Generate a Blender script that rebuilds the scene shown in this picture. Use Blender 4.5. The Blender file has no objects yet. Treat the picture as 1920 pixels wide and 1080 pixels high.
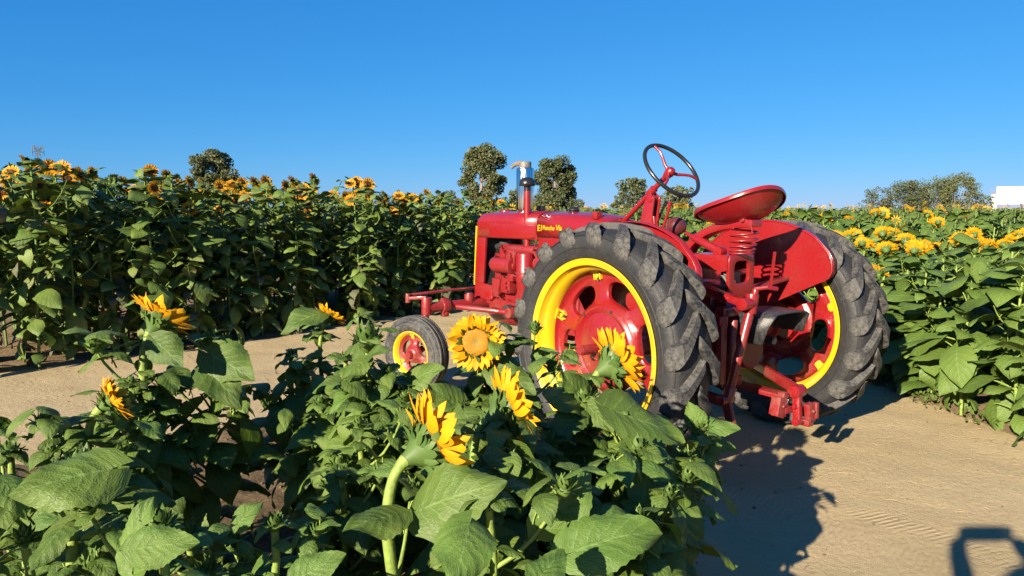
import bpy, bmesh, math, random
import numpy as np
from mathutils import Vector, Matrix, Quaternion

R = math.radians
rnd = random.Random(7)
npr = np.random.RandomState(11)
scene = bpy.context.scene
COL = scene.collection

# ------------------------------------------------------------------ camera
CAM_H, PITCH, FPX = 1.4164, R(6.05), 1370.0
cam_d = bpy.data.cameras.new('camera')
cam_d.sensor_width = 36.0
cam_d.lens = FPX / 1920 * 36
cam_d.clip_start, cam_d.clip_end = 0.02, 6000
cam = bpy.data.objects.new('camera', cam_d)
COL.objects.link(cam)
cam.location = (0, 0, CAM_H)
cam.rotation_euler = (math.pi / 2 - PITCH, 0, 0)
scene.camera = cam

# ------------------------------------------------------------------ sky, sun, exposure
SUN_EL, SUN_TRAVEL = R(20.5), R(34.5)          # light travels towards bearing 34.5 deg (right of +Y)
world = bpy.data.worlds.new('World')
scene.world = world
world.use_nodes = True
wn = world.node_tree.nodes; wl = world.node_tree.links
wn.clear()
sky = wn.new('ShaderNodeTexSky'); sky.sky_type = 'NISHITA'; sky.sun_disc = False
sky.sun_elevation = SUN_EL
sky.sun_rotation = SUN_TRAVEL + math.pi
sky.altitude = 0; sky.air_density = 0.9; sky.dust_density = 0.0; sky.ozone_density = 10.0
sep = wn.new('ShaderNodeSeparateColor'); com = wn.new('ShaderNodeCombineColor')      # the phone camera's response to the clear sky, channel by channel
wl.new(sky.outputs[0], sep.inputs[0])
for ch_, (gam, gain) in enumerate(((1.12, .50), (.64, 1.22), (.46, 2.32))):
    pw = wn.new('ShaderNodeMath'); pw.operation = 'POWER'; pw.inputs[1].default_value = gam
    ml = wn.new('ShaderNodeMath'); ml.operation = 'MULTIPLY'; ml.inputs[1].default_value = gain
    wl.new(sep.outputs[ch_], pw.inputs[0]); wl.new(pw.outputs[0], ml.inputs[0]); wl.new(ml.outputs[0], com.inputs[ch_])
bg = wn.new('ShaderNodeBackground'); bg.inputs['Strength'].default_value = 0.05
wo = wn.new('ShaderNodeOutputWorld')
wl.new(com.outputs[0], bg.inputs['Color']); wl.new(bg.outputs[0], wo.inputs[0])
sun_d = bpy.data.lights.new('sun', 'SUN'); sun_d.energy = 5.0; sun_d.angle = R(0.53); sun_d.color = (1.0, 0.87, 0.68)
sun = bpy.data.objects.new('sun', sun_d); COL.objects.link(sun)
sdir = Vector((math.sin(SUN_TRAVEL) * math.cos(SUN_EL), math.cos(SUN_TRAVEL) * math.cos(SUN_EL), -math.sin(SUN_EL)))
sun.rotation_euler = sdir.to_track_quat('-Z', 'Y').to_euler()
sun.location = (-20, -25, 20)
scene.view_settings.view_transform = 'Standard'
scene.view_settings.look = 'None'
scene.view_settings.exposure = 1.66
scene.view_settings.gamma = 1.0
scene.render.engine = 'CYCLES'
scene.cycles.use_denoising = True
scene.cycles.max_bounces = 8
scene.cycles.transparent_max_bounces = 8

def at(px, py, Y):
    """world point seen at photograph pixel px,py (1920x1080) at distance Y ahead"""
    c, s = math.cos(PITCH), math.sin(PITCH)
    dx, v = (px - 960) / FPX, (540 - py) / FPX
    d = Vector((dx, c + s * v, -s + c * v))
    d *= Y / d.y
    return Vector((d.x, d.y, CAM_H + d.z))

# ------------------------------------------------------------------ node helper + materials
class NT:
    def __init__(s, name):
        s.m = bpy.data.materials.new(name); s.m.use_nodes = True
        s.t = s.m.node_tree; s.t.nodes.clear()
        s.out = s.t.nodes.new('ShaderNodeOutputMaterial')
    def new(s, typ, **kw):
        n = s.t.nodes.new(typ)
        for k, v in kw.items(): setattr(n, k, v)
        return n
    def put(s, sock, v):
        if isinstance(v, bpy.types.NodeSocket): s.t.links.new(v, sock)
        elif isinstance(v, (tuple, list)) and len(v) == 3 and sock.type == 'RGBA': sock.default_value = (*v, 1)
        else: sock.default_value = v
    def math(s, op, a, b=0.0, c=0.0):
        n = s.new('ShaderNodeMath', operation=op)
        s.put(n.inputs[0], a); s.put(n.inputs[1], b); s.put(n.inputs[2], c)
        return n.outputs[0]
    def mix(s, f, a, b, blend='MIX'):
        n = s.new('ShaderNodeMix', data_type='RGBA', blend_type=blend)
        s.put(n.inputs[0], f); s.put(n.inputs[6], a); s.put(n.inputs[7], b)
        return n.outputs[2]
    def ramp(s, f, lo, hi, a=0.0, b=1.0):
        n = s.new('ShaderNodeMapRange'); n.clamp = True
        s.put(n.inputs[0], f); s.put(n.inputs[1], lo); s.put(n.inputs[2], hi); s.put(n.inputs[3], a); s.put(n.inputs[4], b)
        return n.outputs[0]
    def noise(s, scale, detail=3, rough=.55, vec=None, out=0, dist=0.0):
        n = s.new('ShaderNodeTexNoise'); s.put(n.inputs['Scale'], scale); s.put(n.inputs['Detail'], detail)
        s.put(n.inputs['Roughness'], rough); s.put(n.inputs['Distortion'], dist)
        if vec is not None: s.t.links.new(vec, n.inputs['Vector'])
        return n.outputs[out]
    def voronoi(s, scale, vec=None, out='Distance', feature='F1'):
        n = s.new('ShaderNodeTexVoronoi', feature=feature); s.put(n.inputs['Scale'], scale)
        if vec is not None: s.t.links.new(vec, n.inputs['Vector'])
        return n.outputs[out]
    def coord(s, w='Object'): return s.new('ShaderNodeTexCoord').outputs[w]
    def pos(s): return s.new('ShaderNodeNewGeometry').outputs['Position']
    def island(s): return s.new('ShaderNodeNewGeometry').outputs['Random Per Island']
    def orand(s): return s.new('ShaderNodeObjectInfo').outputs['Random']
    def xyz(s, v):
        n = s.new('ShaderNodeSeparateXYZ'); s.t.links.new(v, n.inputs[0]); return n.outputs
    def bump(s, h, strength=.3, dist=.01):
        n = s.new('ShaderNodeBump'); s.put(n.inputs['Strength'], strength); s.put(n.inputs['Distance'], dist)
        s.t.links.new(h, n.inputs['Height']); return n.outputs[0]
    def bsdf(s, color, rough=.5, metal=0.0, spec=.5, coat=0.0, normal=None, coat_rough=.1):
        b = s.new('ShaderNodeBsdfPrincipled')
        s.put(b.inputs['Base Color'], color); s.put(b.inputs['Roughness'], rough); s.put(b.inputs['Metallic'], metal)
        s.put(b.inputs['Specular IOR Level'], spec); s.put(b.inputs['Coat Weight'], coat); s.put(b.inputs['Coat Roughness'], coat_rough)
        if normal is not None: s.t.links.new(normal, b.inputs['Normal'])
        return b
    def done(s, shader):
        s.t.links.new(shader, s.out.inputs['Surface']); return s.m

def paint(name, col, dirt=(.30, .22, .14), dirt_amt=.35, rough=.28):
    n = NT(name); p = n.pos()
    big = n.noise(6, 4, .6, p); fine = n.noise(60, 5, .65, p)
    z = n.xyz(p)[2]
    low = n.ramp(z, .25, 1.0, .5, .0)
    d = n.math('MULTIPLY', n.ramp(n.math('ADD', n.math('MULTIPLY', big, .6), n.math('MULTIPLY', fine, .4)), .48, .72), n.math('ADD', low, dirt_amt * .45))
    c = n.mix(n.ramp(big, .3, .7, 0, .25), col, tuple(x * .8 for x in col))
    c = n.mix(d, c, dirt)
    chips = n.math('MULTIPLY', n.ramp(n.noise(130, 2, .6, p), .70, .73), n.ramp(n.noise(9, 2, .5, p), .5, .62, 0, .75))
    c = n.mix(chips, c, tuple(x * .35 + .06 for x in col))
    b = n.bsdf(c, n.math('ADD', n.math('MULTIPLY', d, .5), n.ramp(fine, .3, .7, rough * .85, rough * 1.25)), coat=.35,
               normal=n.bump(n.noise(35, 3, .5, p), .06, .01), coat_rough=.12)
    return n.done(b.outputs[0])

def simple(name, col, rough=.5, metal=0.0, var=.25, scale=20, bump=.1, spec=.5):
    n = NT(name); p = n.coord('Object')
    f = n.noise(scale, 4, .6, p)
    c = n.mix(n.ramp(f, .3, .7), tuple(x * (1 - var) for x in col), tuple(min(1, x * (1 + var)) for x in col))
    b = n.bsdf(c, rough, metal, spec=spec, normal=n.bump(n.noise(scale * 3, 4, .6, p), bump, .01))
    return n.done(b.outputs[0])

def leafmat(name, dark, light, yel, vein=True, trans=.22, rough=.52, dry=.0):
    n = NT(name)
    r1, r2 = n.orand(), n.island()
    p = n.pos()
    big = n.noise(14, 3, .6, p)
    mixf = n.math('ADD', n.math('MULTIPLY', r1, .55), n.math('MULTIPLY', r2, .45))
    c = n.mix(n.ramp(mixf, .15, .85), dark, light)
    c = n.mix(n.ramp(big, .35, .7, 0, .35), c, yel)
    if dry: c = n.mix(n.ramp(n.math('ADD', n.math('MULTIPLY', r2, .6), n.math('MULTIPLY', r1, .5)), 1 - dry - .12, 1 - dry + .1, 0, .8), c, (.11, .085, .04))
    spot = n.math('MULTIPLY', n.ramp(n.noise(70, 3, .6, p), .64, .72), n.ramp(n.noise(6, 2, .5, p), .5, .66, 0, .8))
    c = n.mix(spot, c, (.15, .11, .035))
    norm = None
    if vein:
        uv = n.xyz(n.coord('UV'))
        s = n.math('ABSOLUTE', n.math('SUBTRACT', n.math('MULTIPLY', uv[0], 2.0), 1.0))
        t = uv[1]
        wob = n.math('MULTIPLY', n.noise(4, 3, .6, n.coord('UV')), .16)
        q = n.math('MULTIPLY', n.math('ADD', n.math('SUBTRACT', t, n.math('MULTIPLY', n.math('POWER', s, .8), .34)), wob), 6.3)
        fr = n.math('ABSOLUTE', n.math('SUBTRACT', n.math('FRACT', q), .5))      # .5 on a vein line
        vl = n.ramp(fr, .44, .495)
        mid = n.ramp(s, .0, .05, 1, 0)
        ve = n.math('MAXIMUM', n.math('MULTIPLY', vl, n.ramp(s, .5, .95, .9, .15)), mid)
        c = n.mix(n.math('MULTIPLY', ve, .5), c, (.17, .26, .085))
        cells = n.voronoi(26, n.coord('UV'), feature='DISTANCE_TO_EDGE')
        puck = n.ramp(fr, .1, .5, 1, 0)
        h = n.math('ADD', n.math('MULTIPLY', puck, .42), n.math('ADD', n.math('MULTIPLY', n.ramp(cells, 0, .3), .25), n.math('ADD', n.math('MULTIPLY', n.noise(40, 3, .6, n.coord('UV')), .35), n.math('MULTIPLY', n.noise(9, 2, .5, n.coord('UV')), 1.1))))
        norm = n.bump(h, .45, .006)
    b = n.bsdf(c, n.ramp(big, .3, .7, rough - .06, rough + .1), spec=.34, normal=norm)
    tr = n.new('ShaderNodeBsdfTranslucent'); n.put(tr.inputs[0], n.mix(.6, c, (.16, .26, .02)))
    if norm is not None: n.t.links.new(norm, tr.inputs['Normal'])
    m = n.new('ShaderNodeMixShader'); m.inputs[0].default_value = trans
    n.t.links.new(b.outputs[0], m.inputs[1]); n.t.links.new(tr.outputs[0], m.inputs[2])
    return n.done(m.outputs[0])

def petalmat(name, col, base, trans=.3):
    n = NT(name); uv = n.xyz(n.coord('UV'))
    t = uv[1]
    r = n.math('ADD', n.math('MULTIPLY', n.orand(), .5), n.math('MULTIPLY', n.island(), .5))
    c = n.mix(n.ramp(t, 0, .55, .85, 0), col, base)
    c = n.mix(n.ramp(r, .2, .9, 0, .5), c, tuple(x * y for x, y in zip(col, (.92, .72, .6))))
    st = n.noise(30, 2, .5, n.coord('UV'))
    wv = n.new('ShaderNodeTexWave'); n.put(wv.inputs['Scale'], 5.0); n.put(wv.inputs['Distortion'], .6); n.t.links.new(n.coord('UV'), wv.inputs['Vector'])
    b = n.bsdf(n.mix(n.math('MULTIPLY', wv.outputs[1], .15), c, base), .55, spec=.3, normal=n.bump(wv.outputs[1], .3, .003))
    tr = n.new('ShaderNodeBsdfTranslucent'); n.put(tr.inputs[0], c)
    m = n.new('ShaderNodeMixShader'); m.inputs[0].default_value = trans
    n.t.links.new(b.outputs[0], m.inputs[1]); n.t.links.new(tr.outputs[0], m.inputs[2])
    return n.done(m.outputs[0])

def discmat(name, a, b_, centre):
    n = NT(name); p = n.coord('Object')
    v = n.voronoi(230, p)
    x = n.xyz(p)
    rad = n.math('SQRT', n.math('ADD', n.math('POWER', x[0], 2), n.math('POWER', x[1], 2)))
    c = n.mix(n.ramp(v, .0, .55), a, b_)
    c = n.mix(n.ramp(rad, .004, .022, .85, 0), c, centre)
    c = n.mix(n.ramp(n.noise(60, 3, .6, p), .45, .7, 0, .4), c, b_)
    b = n.bsdf(c, .7, spec=.2, normal=n.bump(v, -1.0, .006))
    return n.done(b.outputs[0])

def sandmat():
    n = NT('sand'); p = n.pos(); X = n.xyz(p)
    a = n.noise(1.3, 5, .6, p); f = n.noise(26, 6, .7, p); g = n.noise(240, 3, .7, p)
    c = n.mix(n.ramp(a, .32, .68), (.355, .276, .150), (.420, .332, .190))
    c = n.mix(n.ramp(f, .42, .75, 0, .5), c, (.30, .223, .118))
    c = n.mix(n.ramp(g, .62, .75, 0, .35), c, (.20, .14, .085))
    far = n.ramp(n.math('ADD', X[1], n.math('MULTIPLY', a, 2)), 15, 22)
    c = n.mix(far, c, (.14, .13, .06))
    # tread prints left by a wheel across the lower right of the path
    q = n.math('ADD', n.math('MULTIPLY', X[0], .80), n.math('MULTIPLY', X[1], .60))
    r = n.math('SUBTRACT', n.math('MULTIPLY', X[1], .80), n.math('MULTIPLY', X[0], .60))
    def track(c0, w):
        return n.ramp(n.math('ABSOLUTE', n.math('SUBTRACT', q, c0)), w * .75, w, 1, 0)
    tr = n.math('MAXIMUM', track(3.05, .085), track(3.33, .085))
    bars = n.math('SINE', n.math('ADD', n.math('MULTIPLY', r, 210.0), n.math('MULTIPLY', n.math('ABSOLUTE', n.math('SUBTRACT', q, 3.19)), 60.0)))
    trk = n.math('MULTIPLY', n.math('MULTIPLY', tr, bars), n.ramp(n.noise(3, 2, .5, p), .42, .58))
    h = n.math('ADD', n.math('ADD', n.math('MULTIPLY', f, .7), n.math('MULTIPLY', g, .25)), n.math('MULTIPLY', trk, .14))
    b = n.bsdf(c, .95, spec=.15, normal=n.bump(h, .7, .025))
    return n.done(b.outputs[0])

def soilmat(name='soil', k=1.0):
    n = NT(name); p = n.pos()
    a = n.noise(3, 4, .6, p); f = n.noise(45, 6, .75, p)
    c = n.mix(n.ramp(f, .35, .7), (.095 * k, .064 * k, .032 * k), (.29 * k, .205 * k, .110 * k))
    c = n.mix(n.ramp(a, .4, .7, 0, .6), c, (.36 * k, .265 * k, .165 * k))
    b = n.bsdf(c, .97, spec=.1, normal=n.bump(f, 1.0, .03))
    return n.done(b.outputs[0])

def rubbermat(name, dust=.55):
    n = NT(name); p = n.coord('Object')
    a = n.noise(7, 5, .65, p); f = n.noise(55, 5, .7, p); g = n.noise(22, 3, .6, p, dist=1.0)
    m = n.math('ADD', n.math('MULTIPLY', a, .34), n.math('ADD', n.math('MULTIPLY', f, .42), n.math('MULTIPLY', g, .24)))
    d = n.ramp(m, .42, .64, .02, dust)
    c = n.mix(d, (.012, .0125, .014), (.125, .119, .108))
    scr = n.ramp(n.noise(90, 2, .6, p), .66, .70, 0, .25)
    c = n.mix(scr, c, (.18, .168, .155))
    b = n.bsdf(c, n.ramp(d, 0, .6, .55, .9), spec=.35, normal=n.bump(n.math('ADD', f, n.math('MULTIPLY', g, .8)), .35, .006))
    return n.done(b.outputs[0])

M = {}
M['red'] = paint('red_paint', (.182, .0065, .0085), dirt=(.12, .075, .05), dirt_amt=.25)
M['red2'] = paint('red_paint_worn', (.170, .0075, .009), dirt=(.13, .085, .06), dirt_amt=.6, rough=.42)
M['yellow'] = paint('yellow_paint', (.52, .33, .005), dirt_amt=.25, rough=.3)
M['rubber'] = rubbermat('rubber', .12)
M['lug'] = rubbermat('rubber_dusty', .88)
def chromemat():
    n = NT('chrome'); mp = n.new('ShaderNodeMapping'); n.t.links.new(n.coord('Object'), mp.inputs[0]); mp.inputs['Scale'].default_value = (38, 38, 1.2)
    f = n.noise(1.0, 3, .6, mp.outputs[0])
    return n.done(n.bsdf(n.mix(n.ramp(f, .35, .65), (.50, .50, .51), (.70, .70, .71)), .12, 1.0, normal=n.bump(f, .5, .02)).outputs[0])  # light and dark reflection streaks put into the colour and bump
M['chrome'] = chromemat()
M['red_shaded'] = simple('red_paint_shaded', (.07, .012, .014), .4, 0, .2, 20, .05)  # red of the steering lamp, its shade put into the colour
M['grey'] = simple('grey_metal', (.12, .112, .10), .6, .1, .3, 25, .3)
M['black'] = simple('black_paint', (.012, .012, .013), .28, 0, .2, 20, .05)
M['blackworn'] = simple('black_worn', (.030, .029, .030), .38, 0, .7, 60, .25)
M['dark'] = simple('dark_metal', (.03, .028, .028), .6, .3, .3, 25, .2)
M['hose'] = simple('hose', (.02, .02, .02), .6, 0, .2, 30, .2)
M['sand'] = sandmat(); M['soil'] = soilmat('soil', .72); M['soil_dry'] = soilmat('soil_dry', 1.0)
M['leaf'] = leafmat('leaf', (0.034, 0.069, 0.013), (0.079, 0.131, 0.020), (0.114, 0.148, 0.021), trans=.2)
M['leafy'] = leafmat('leaf_young', (0.057, 0.114, 0.020), (0.095, 0.163, 0.028), (0.114, 0.170, 0.026), trans=.24)
M['leaf_bank'] = leafmat('leaf_bank', (0.042, 0.083, 0.016), (0.103, 0.157, 0.027), (0.138, 0.176, 0.027), vein=True, trans=.12, dry=.05)
M['leaf_right'] = leafmat('leaf_field', (0.045, 0.088, 0.016), (0.088, 0.144, 0.026), (0.110, 0.153, 0.022), vein=True, trans=.18)
M['leaf_far'] = leafmat('leaf_far', (0.036, 0.073, 0.015), (0.095, 0.140, 0.027), (0.137, 0.152, 0.027), vein=False, trans=.2, rough=.55)
M['leaf_dry'] = simple('leaf_withered', (.075, .078, .045), .7, 0, .5, 30, .3, spec=.2)
M['stem'] = simple('stem', (.155, .215, .042), .55, 0, .25, 30, .3, spec=.3)
M['stem_dark'] = simple('stem_field', (.085, .14, .030), .6, 0, .3, 25, .2, spec=.3)
M['bract'] = leafmat('bract', (0.041, 0.087, 0.018), (0.087, 0.144, 0.030), (0.114, 0.159, 0.034), vein=False, trans=.15)
M['petal'] = petalmat('petal', (.66, .35, .005), (.60, .24, .003))
M['petal_o'] = petalmat('petal_orange', (.66, .33, .006), (.57, .19, .004))
M['disc'] = discmat('floret_gold', (.46, .225, .008), (.22, .095, .005), (.13, .12, .025))
M['disc_b'] = discmat('floret_brown', (.16, .062, .012), (.045, .016, .006), (.06, .03, .01))
M['bark'] = simple('bark', (.19, .155, .115), .9, 0, .35, 6, .6, spec=.1)
M['tree'] = leafmat('tree_leaf', (0.030, 0.047, 0.016), (0.087, 0.098, 0.038), (0.144, 0.129, 0.057), vein=False, trans=.15, rough=.6)
M['tree_b'] = leafmat('shrub_leaf', (0.037, 0.050, 0.018), (0.091, 0.104, 0.037), (0.139, 0.137, 0.061), vein=False, trans=.15, rough=.6)
M['white'] = simple('white_wall', (.50, .50, .49), .6, 0, .03, 2, .02)
M['navy'] = simple('navy_panel', (.045, .065, .16), .5, 0, .2, 4, .05)
M['mast'] = simple('mast_steel', (.07, .08, .10), .8, .0, .15, 9, .05)
M['steel'] = simple('steel', (.42, .43, .45), .5, .3, .15, 9, .05)
M['skin'] = simple('skin', (.52, .31, .22), .55, 0, .1, 30, .1)
M['shirt'] = simple('shirt', (.09, .11, .16), .85, 0, .2, 60, .3)
M['trouser'] = simple('trousers', (.05, .055, .075), .9, 0, .2, 60, .3)
M['hair'] = simple('hair', (.035, .022, .014), .6, 0, .3, 80, .5)
M['shoe'] = simple('shoe', (.03, .03, .03), .6, 0, .2, 40, .2)

# ------------------------------------------------------------------ mesh helpers
def vec(a): return Vector(a)

class MB:
    """collects shapes, then becomes ONE mesh object"""
    def __init__(s): s.v = []; s.f = []; s.mi = []; s.uv = []; s.has_uv = False
    def add(s, vs, fs, mi=0, uv=None):
        o = len(s.v); s.v.extend([tuple(v) for v in vs]); s.f.extend([tuple(i + o for i in f) for f in fs]); s.mi.extend([mi] * len(fs))
        if uv is not None: s.has_uv = True
        s.uv.extend(uv if uv is not None else [(0.5, 0.5)] * len(vs))
        return s
    def box(s, c, size, rot=None, mi=0, taper=1.0):
        hx, hy, hz = [x / 2 for x in size]
        vs = []
        for z in (-1, 1):
            k = taper if z > 0 else 1.0
            for x, y in ((-1, -1), (1, -1), (1, 1), (-1, 1)): vs.append(Vector((x * hx * k, y * hy * k, z * hz)))
        if rot is not None: vs = [rot @ v for v in vs]
        vs = [v + Vector(c) for v in vs]
        return s.add(vs, [(3, 2, 1, 0), (4, 5, 6, 7), (0, 1, 5, 4), (1, 2, 6, 5), (2, 3, 7, 6), (3, 0, 4, 7)], mi)
    def bar(s, a, b, w, h, up=(0, 0, 1), mi=0):
        a, b = vec(a), vec(b); x = (b - a).normalized(); y = vec(up).cross(x).normalized(); z = x.cross(y)
        rot = Matrix((x, y, z)).transposed()
        return s.box((a + b) / 2, ((b - a).length, w, h), rot, mi)
    def tube(s, pts, rad, n=10, cap=True, mi=0, closed=False, up=None):
        pts = [vec(p) for p in pts]; k = len(pts)
        if not isinstance(rad, (list, tuple)): rad = [rad] * k
        ref = None; vs = []
        for i, p in enumerate(pts):
            if closed: d = (pts[(i + 1) % k] - pts[i - 1]).normalized()
            else: d = (pts[min(i + 1, k - 1)] - pts[max(i - 1, 0)]).normalized()
            if ref is None:
                ref = vec(up) if up else (Vector((0, 0, 1)) if abs(d.z) < .9 else Vector((1, 0, 0)))
            y = (ref - d * ref.dot(d)).normalized(); x = d.cross(y); ref = y
            for j in range(n):
                a = 2 * math.pi * j / n
                vs.append(p + (y * math.cos(a) + x * math.sin(a)) * rad[i])
        fs = []
        for i in range(k if closed else k - 1):
            for j in range(n):
                a, b = i * n + j, i * n + (j + 1) % n; c, d = ((i + 1) % k) * n + (j + 1) % n, ((i + 1) % k) * n + j
                fs.append((a, d, c, b))
        if cap and not closed:
            fs.append(tuple(range(n))); fs.append(tuple(range((k - 1) * n, k * n))[::-1])
        return s.add(vs, fs, mi)
    def cyl(s, a, b, r, r2=None, n=16, mi=0): return s.tube([a, b], [r, r if r2 is None else r2], n, True, mi)
    def lathe(s, prof, o=(0, 0, 0), axis=(0, 1, 0), n=48, mi=0, closed=False):
        """prof: (radius, along axis)"""
        ax = vec(axis).normalized(); u = Vector((1, 0, 0)) if abs(ax.x) < .9 else Vector((0, 0, 1))
        u = (u - ax * u.dot(ax)).normalized(); w = ax.cross(u); o = vec(o)
        vs = []
        for r, h in prof:
            for j in range(n):
                a = 2 * math.pi * j / n
                vs.append(o + ax * h + (u * math.cos(a) + w * math.sin(a)) * r)
        fs = []; k = len(prof)
        for i in range(k if closed else k - 1):
            for j in range(n):
                fs.append((i * n + j, i * n + (j + 1) % n, ((i + 1) % k) * n + (j + 1) % n, ((i + 1) % k) * n + j))
        return s.add(vs, fs, mi)
    def prism(s, poly, a, b, plane='xz', mi=0):
        """poly of 2D points in plane, extruded along the remaining axis from a to b"""
        def P(p, h): return {'xz': (p[0], h, p[1]), 'yz': (h, p[0], p[1]), 'xy': (p[0], p[1], h)}[plane]
        n = len(poly); vs = [P(p, a) for p in poly] + [P(p, b) for p in poly]
        fs = [tuple(range(n)), tuple(range(n, 2 * n))[::-1]] + [(i, i + n, (i + 1) % n + n, (i + 1) % n) for i in range(n)]
        return s.add(vs, fs, mi)
    def grid(s, P, nu, nv, mi=0, uv=None):
        """P: list of nu*nv points, row major"""
        fs = [(j * nu + i, j * nu + i + 1, (j + 1) * nu + i + 1, (j + 1) * nu + i) for j in range(nv - 1) for i in range(nu - 1)]
        return s.add(P, fs, mi, uv)
    def mesh(s, name, mats, smooth=35, bevel=0.0, fixn=True):
        me = bpy.data.meshes.new(name)
        me.from_pydata(s.v, [], s.f)
        if s.has_uv:
            l = me.uv_layers.new(name='UVMap'); vi = np.empty(len(me.loops), dtype=np.int32); me.loops.foreach_get('vertex_index', vi)
            l.data.foreach_set('uv', np.asarray(s.uv, dtype=np.float32)[vi].ravel())
        for m in (mats if isinstance(mats, (list, tuple)) else [mats]): me.materials.append(m)
        me.polygons.foreach_set('material_index', np.asarray(s.mi, dtype=np.int32))
        if fixn or bevel:
            bm = bmesh.new(); bm.from_mesh(me)
            if bevel:
                es = [e for e in bm.edges if len(e.link_faces) == 2 and e.calc_face_angle(0) > R(40)]
                bmesh.ops.recalc_face_normals(bm, faces=bm.faces)
                bmesh.ops.bevel(bm, geom=es, offset=bevel, segments=2, affect='EDGES', profile=.6, clamp_overlap=True)
            bmesh.ops.recalc_face_normals(bm, faces=bm.faces)
            bm.to_mesh(me); bm.free()
        me.polygons.foreach_set('use_smooth', np.ones(len(me.polygons), dtype=bool))
        if smooth < 180: me.set_sharp_from_angle(angle=R(smooth))
        me.update()
        return me
    def build(s, name, mats, parent=None, smooth=35, bevel=0.0, loc=None, rot=None, fixn=True):
        return link(name, s.mesh(name, mats, smooth, bevel, fixn), parent, loc, rot)

def link(name, me, parent=None, loc=None, rot=None, mat=None):
    o = bpy.data.objects.new(name, me); COL.objects.link(o)
    if parent: o.parent = parent
    if mat is not None: o.matrix_local = mat
    if loc is not None: o.location = loc
    if rot is not None: o.rotation_euler = rot
    return o

def tag(o, label=None, cat=None, group=None, kind=None):
    if label: o['label'] = label
    if cat: o['category'] = cat
    if group: o['group'] = group
    if kind: o['kind'] = kind
    return o

def empty(name, loc=(0, 0, 0), rz=0.0):
    o = bpy.data.objects.new(name, None); COL.objects.link(o); o.location = loc; o.rotation_euler = (0, 0, rz)
    o.empty_display_size = .1
    return o

def bez(p0, p1, p2, n=8):
    p0, p1, p2 = vec(p0), vec(p1), vec(p2)
    return [p0 * (1 - t) ** 2 + p1 * 2 * t * (1 - t) + p2 * t * t for t in [i / (n - 1) for i in range(n)]]

def rot_to(n_, roll=0.0):
    """rotation taking +Z to n_"""
    return Vector(n_).normalized().to_track_quat('Z', 'Y').to_matrix().to_4x4() @ Matrix.Rotation(roll, 4, 'Z')

# ------------------------------------------------------------------ ground, soil beds
def vnoise(x, y, seed=0):
    xi, yi = np.floor(x).astype(np.int64), np.floor(y).astype(np.int64); fx, fy = x - xi, y - yi
    fx, fy = fx * fx * (3 - 2 * fx), fy * fy * (3 - 2 * fy)
    def h(a, b):
        n = (a * 374761393 + b * 668265263 + seed * 974711) & 0x7fffffff
        n = ((n ^ (n >> 13)) * 1274126177) & 0x7fffffff
        return ((n ^ (n >> 16)) & 0xffff) / 65535.0
    return (h(xi, yi) * (1 - fx) + h(xi + 1, yi) * fx) * (1 - fy) + (h(xi, yi + 1) * (1 - fx) + h(xi + 1, yi + 1) * fx) * fy

def fbm(x, y, oct=4, seed=0):
    s, a, t = 0, .5, 0
    for i in range(oct): s = s + a * vnoise(x, y, seed + i); t += a; a *= .5; x = x * 2.03 + 7.1; y = y * 2.03 + 3.7
    return s / t

def ground_z(x, y):
    near = np.clip((24 - np.hypot(x, y)) / 8, 0, 1)
    return near * ((fbm(x * .9, y * .9, 3, 5) - .5) * .03 + (fbm(x * 5, y * 5, 4, 9) - .5) * .014)

def heightfield(name, xs, ys, zf, mat, kind='structure', cull=None):
    X, Y = np.meshgrid(xs, ys); Z = zf(X, Y); nx, ny = len(xs), len(ys)
    co = np.stack([X.ravel(), Y.ravel(), Z.ravel()], 1)
    i = np.arange(nx - 1)[None, :] + (np.arange(ny - 1) * nx)[:, None]; i = i.ravel()
    F = np.stack([i, i + 1, i + nx + 1, i + nx], 1)
    if cull is not None:
        keep = (Z.ravel()[F] > cull(X, Y).ravel()[F] - .012).any(1); F = F[keep]
        used, inv = np.unique(F, return_inverse=True); co = co[used]; F = inv.reshape(-1, 4)
    me = bpy.data.meshes.new(name)
    me.vertices.add(len(co)); me.vertices.foreach_set('co', co.astype(np.float32).ravel())
    me.loops.add(F.size); me.loops.foreach_set('vertex_index', F.astype(np.int32).ravel())
    me.polygons.add(len(F)); me.polygons.foreach_set('loop_start', np.arange(len(F), dtype=np.int32) * 4)
    me.polygons.foreach_set('loop_total', np.full(len(F), 4, dtype=np.int32))
    me.polygons.foreach_set('use_smooth', np.ones(len(F), dtype=bool))
    me.update(calc_edges=True); me.validate(); me.materials.append(mat)
    return tag(link(name, me), kind=kind)

xs = np.concatenate([[-2500, -800, -250, -90, -40, -22, -14, -10, -8], np.arange(-7, 6.5, .045), [7, 8, 10, 14, 22, 40, 90, 250, 800, 2500]])
ys = np.concatenate([[-600, -150, -50, -20, -10, -6, -4, -3], np.arange(-2.4, 13, .045), [13.4, 14, 15, 17, 20, 25, 32, 45, 70, 120, 250, 600, 1500, 3500]])
heightfield('ground', xs, ys, ground_z, M['sand'])

def poly_dist(x, y, poly):
    """signed distance, positive inside"""
    d = np.full(x.shape, 1e9); inside = np.zeros(x.shape, bool); n = len(poly)
    for i in range(n):
        ax, ay = poly[i]; bx, by = poly[(i + 1) % n]; ex, ey = bx - ax, by - ay
        t = np.clip(((x - ax) * ex + (y - ay) * ey) / (ex * ex + ey * ey), 0, 1)
        d = np.minimum(d, np.hypot(x - ax - t * ex, y - ay - t * ey))
        c = ((ay > y) != (by > y)) & (x < (bx - ax) * (y - ay) / (by - ay + 1e-12) + ax); inside ^= c
    return np.where(inside, d, -d)

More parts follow.
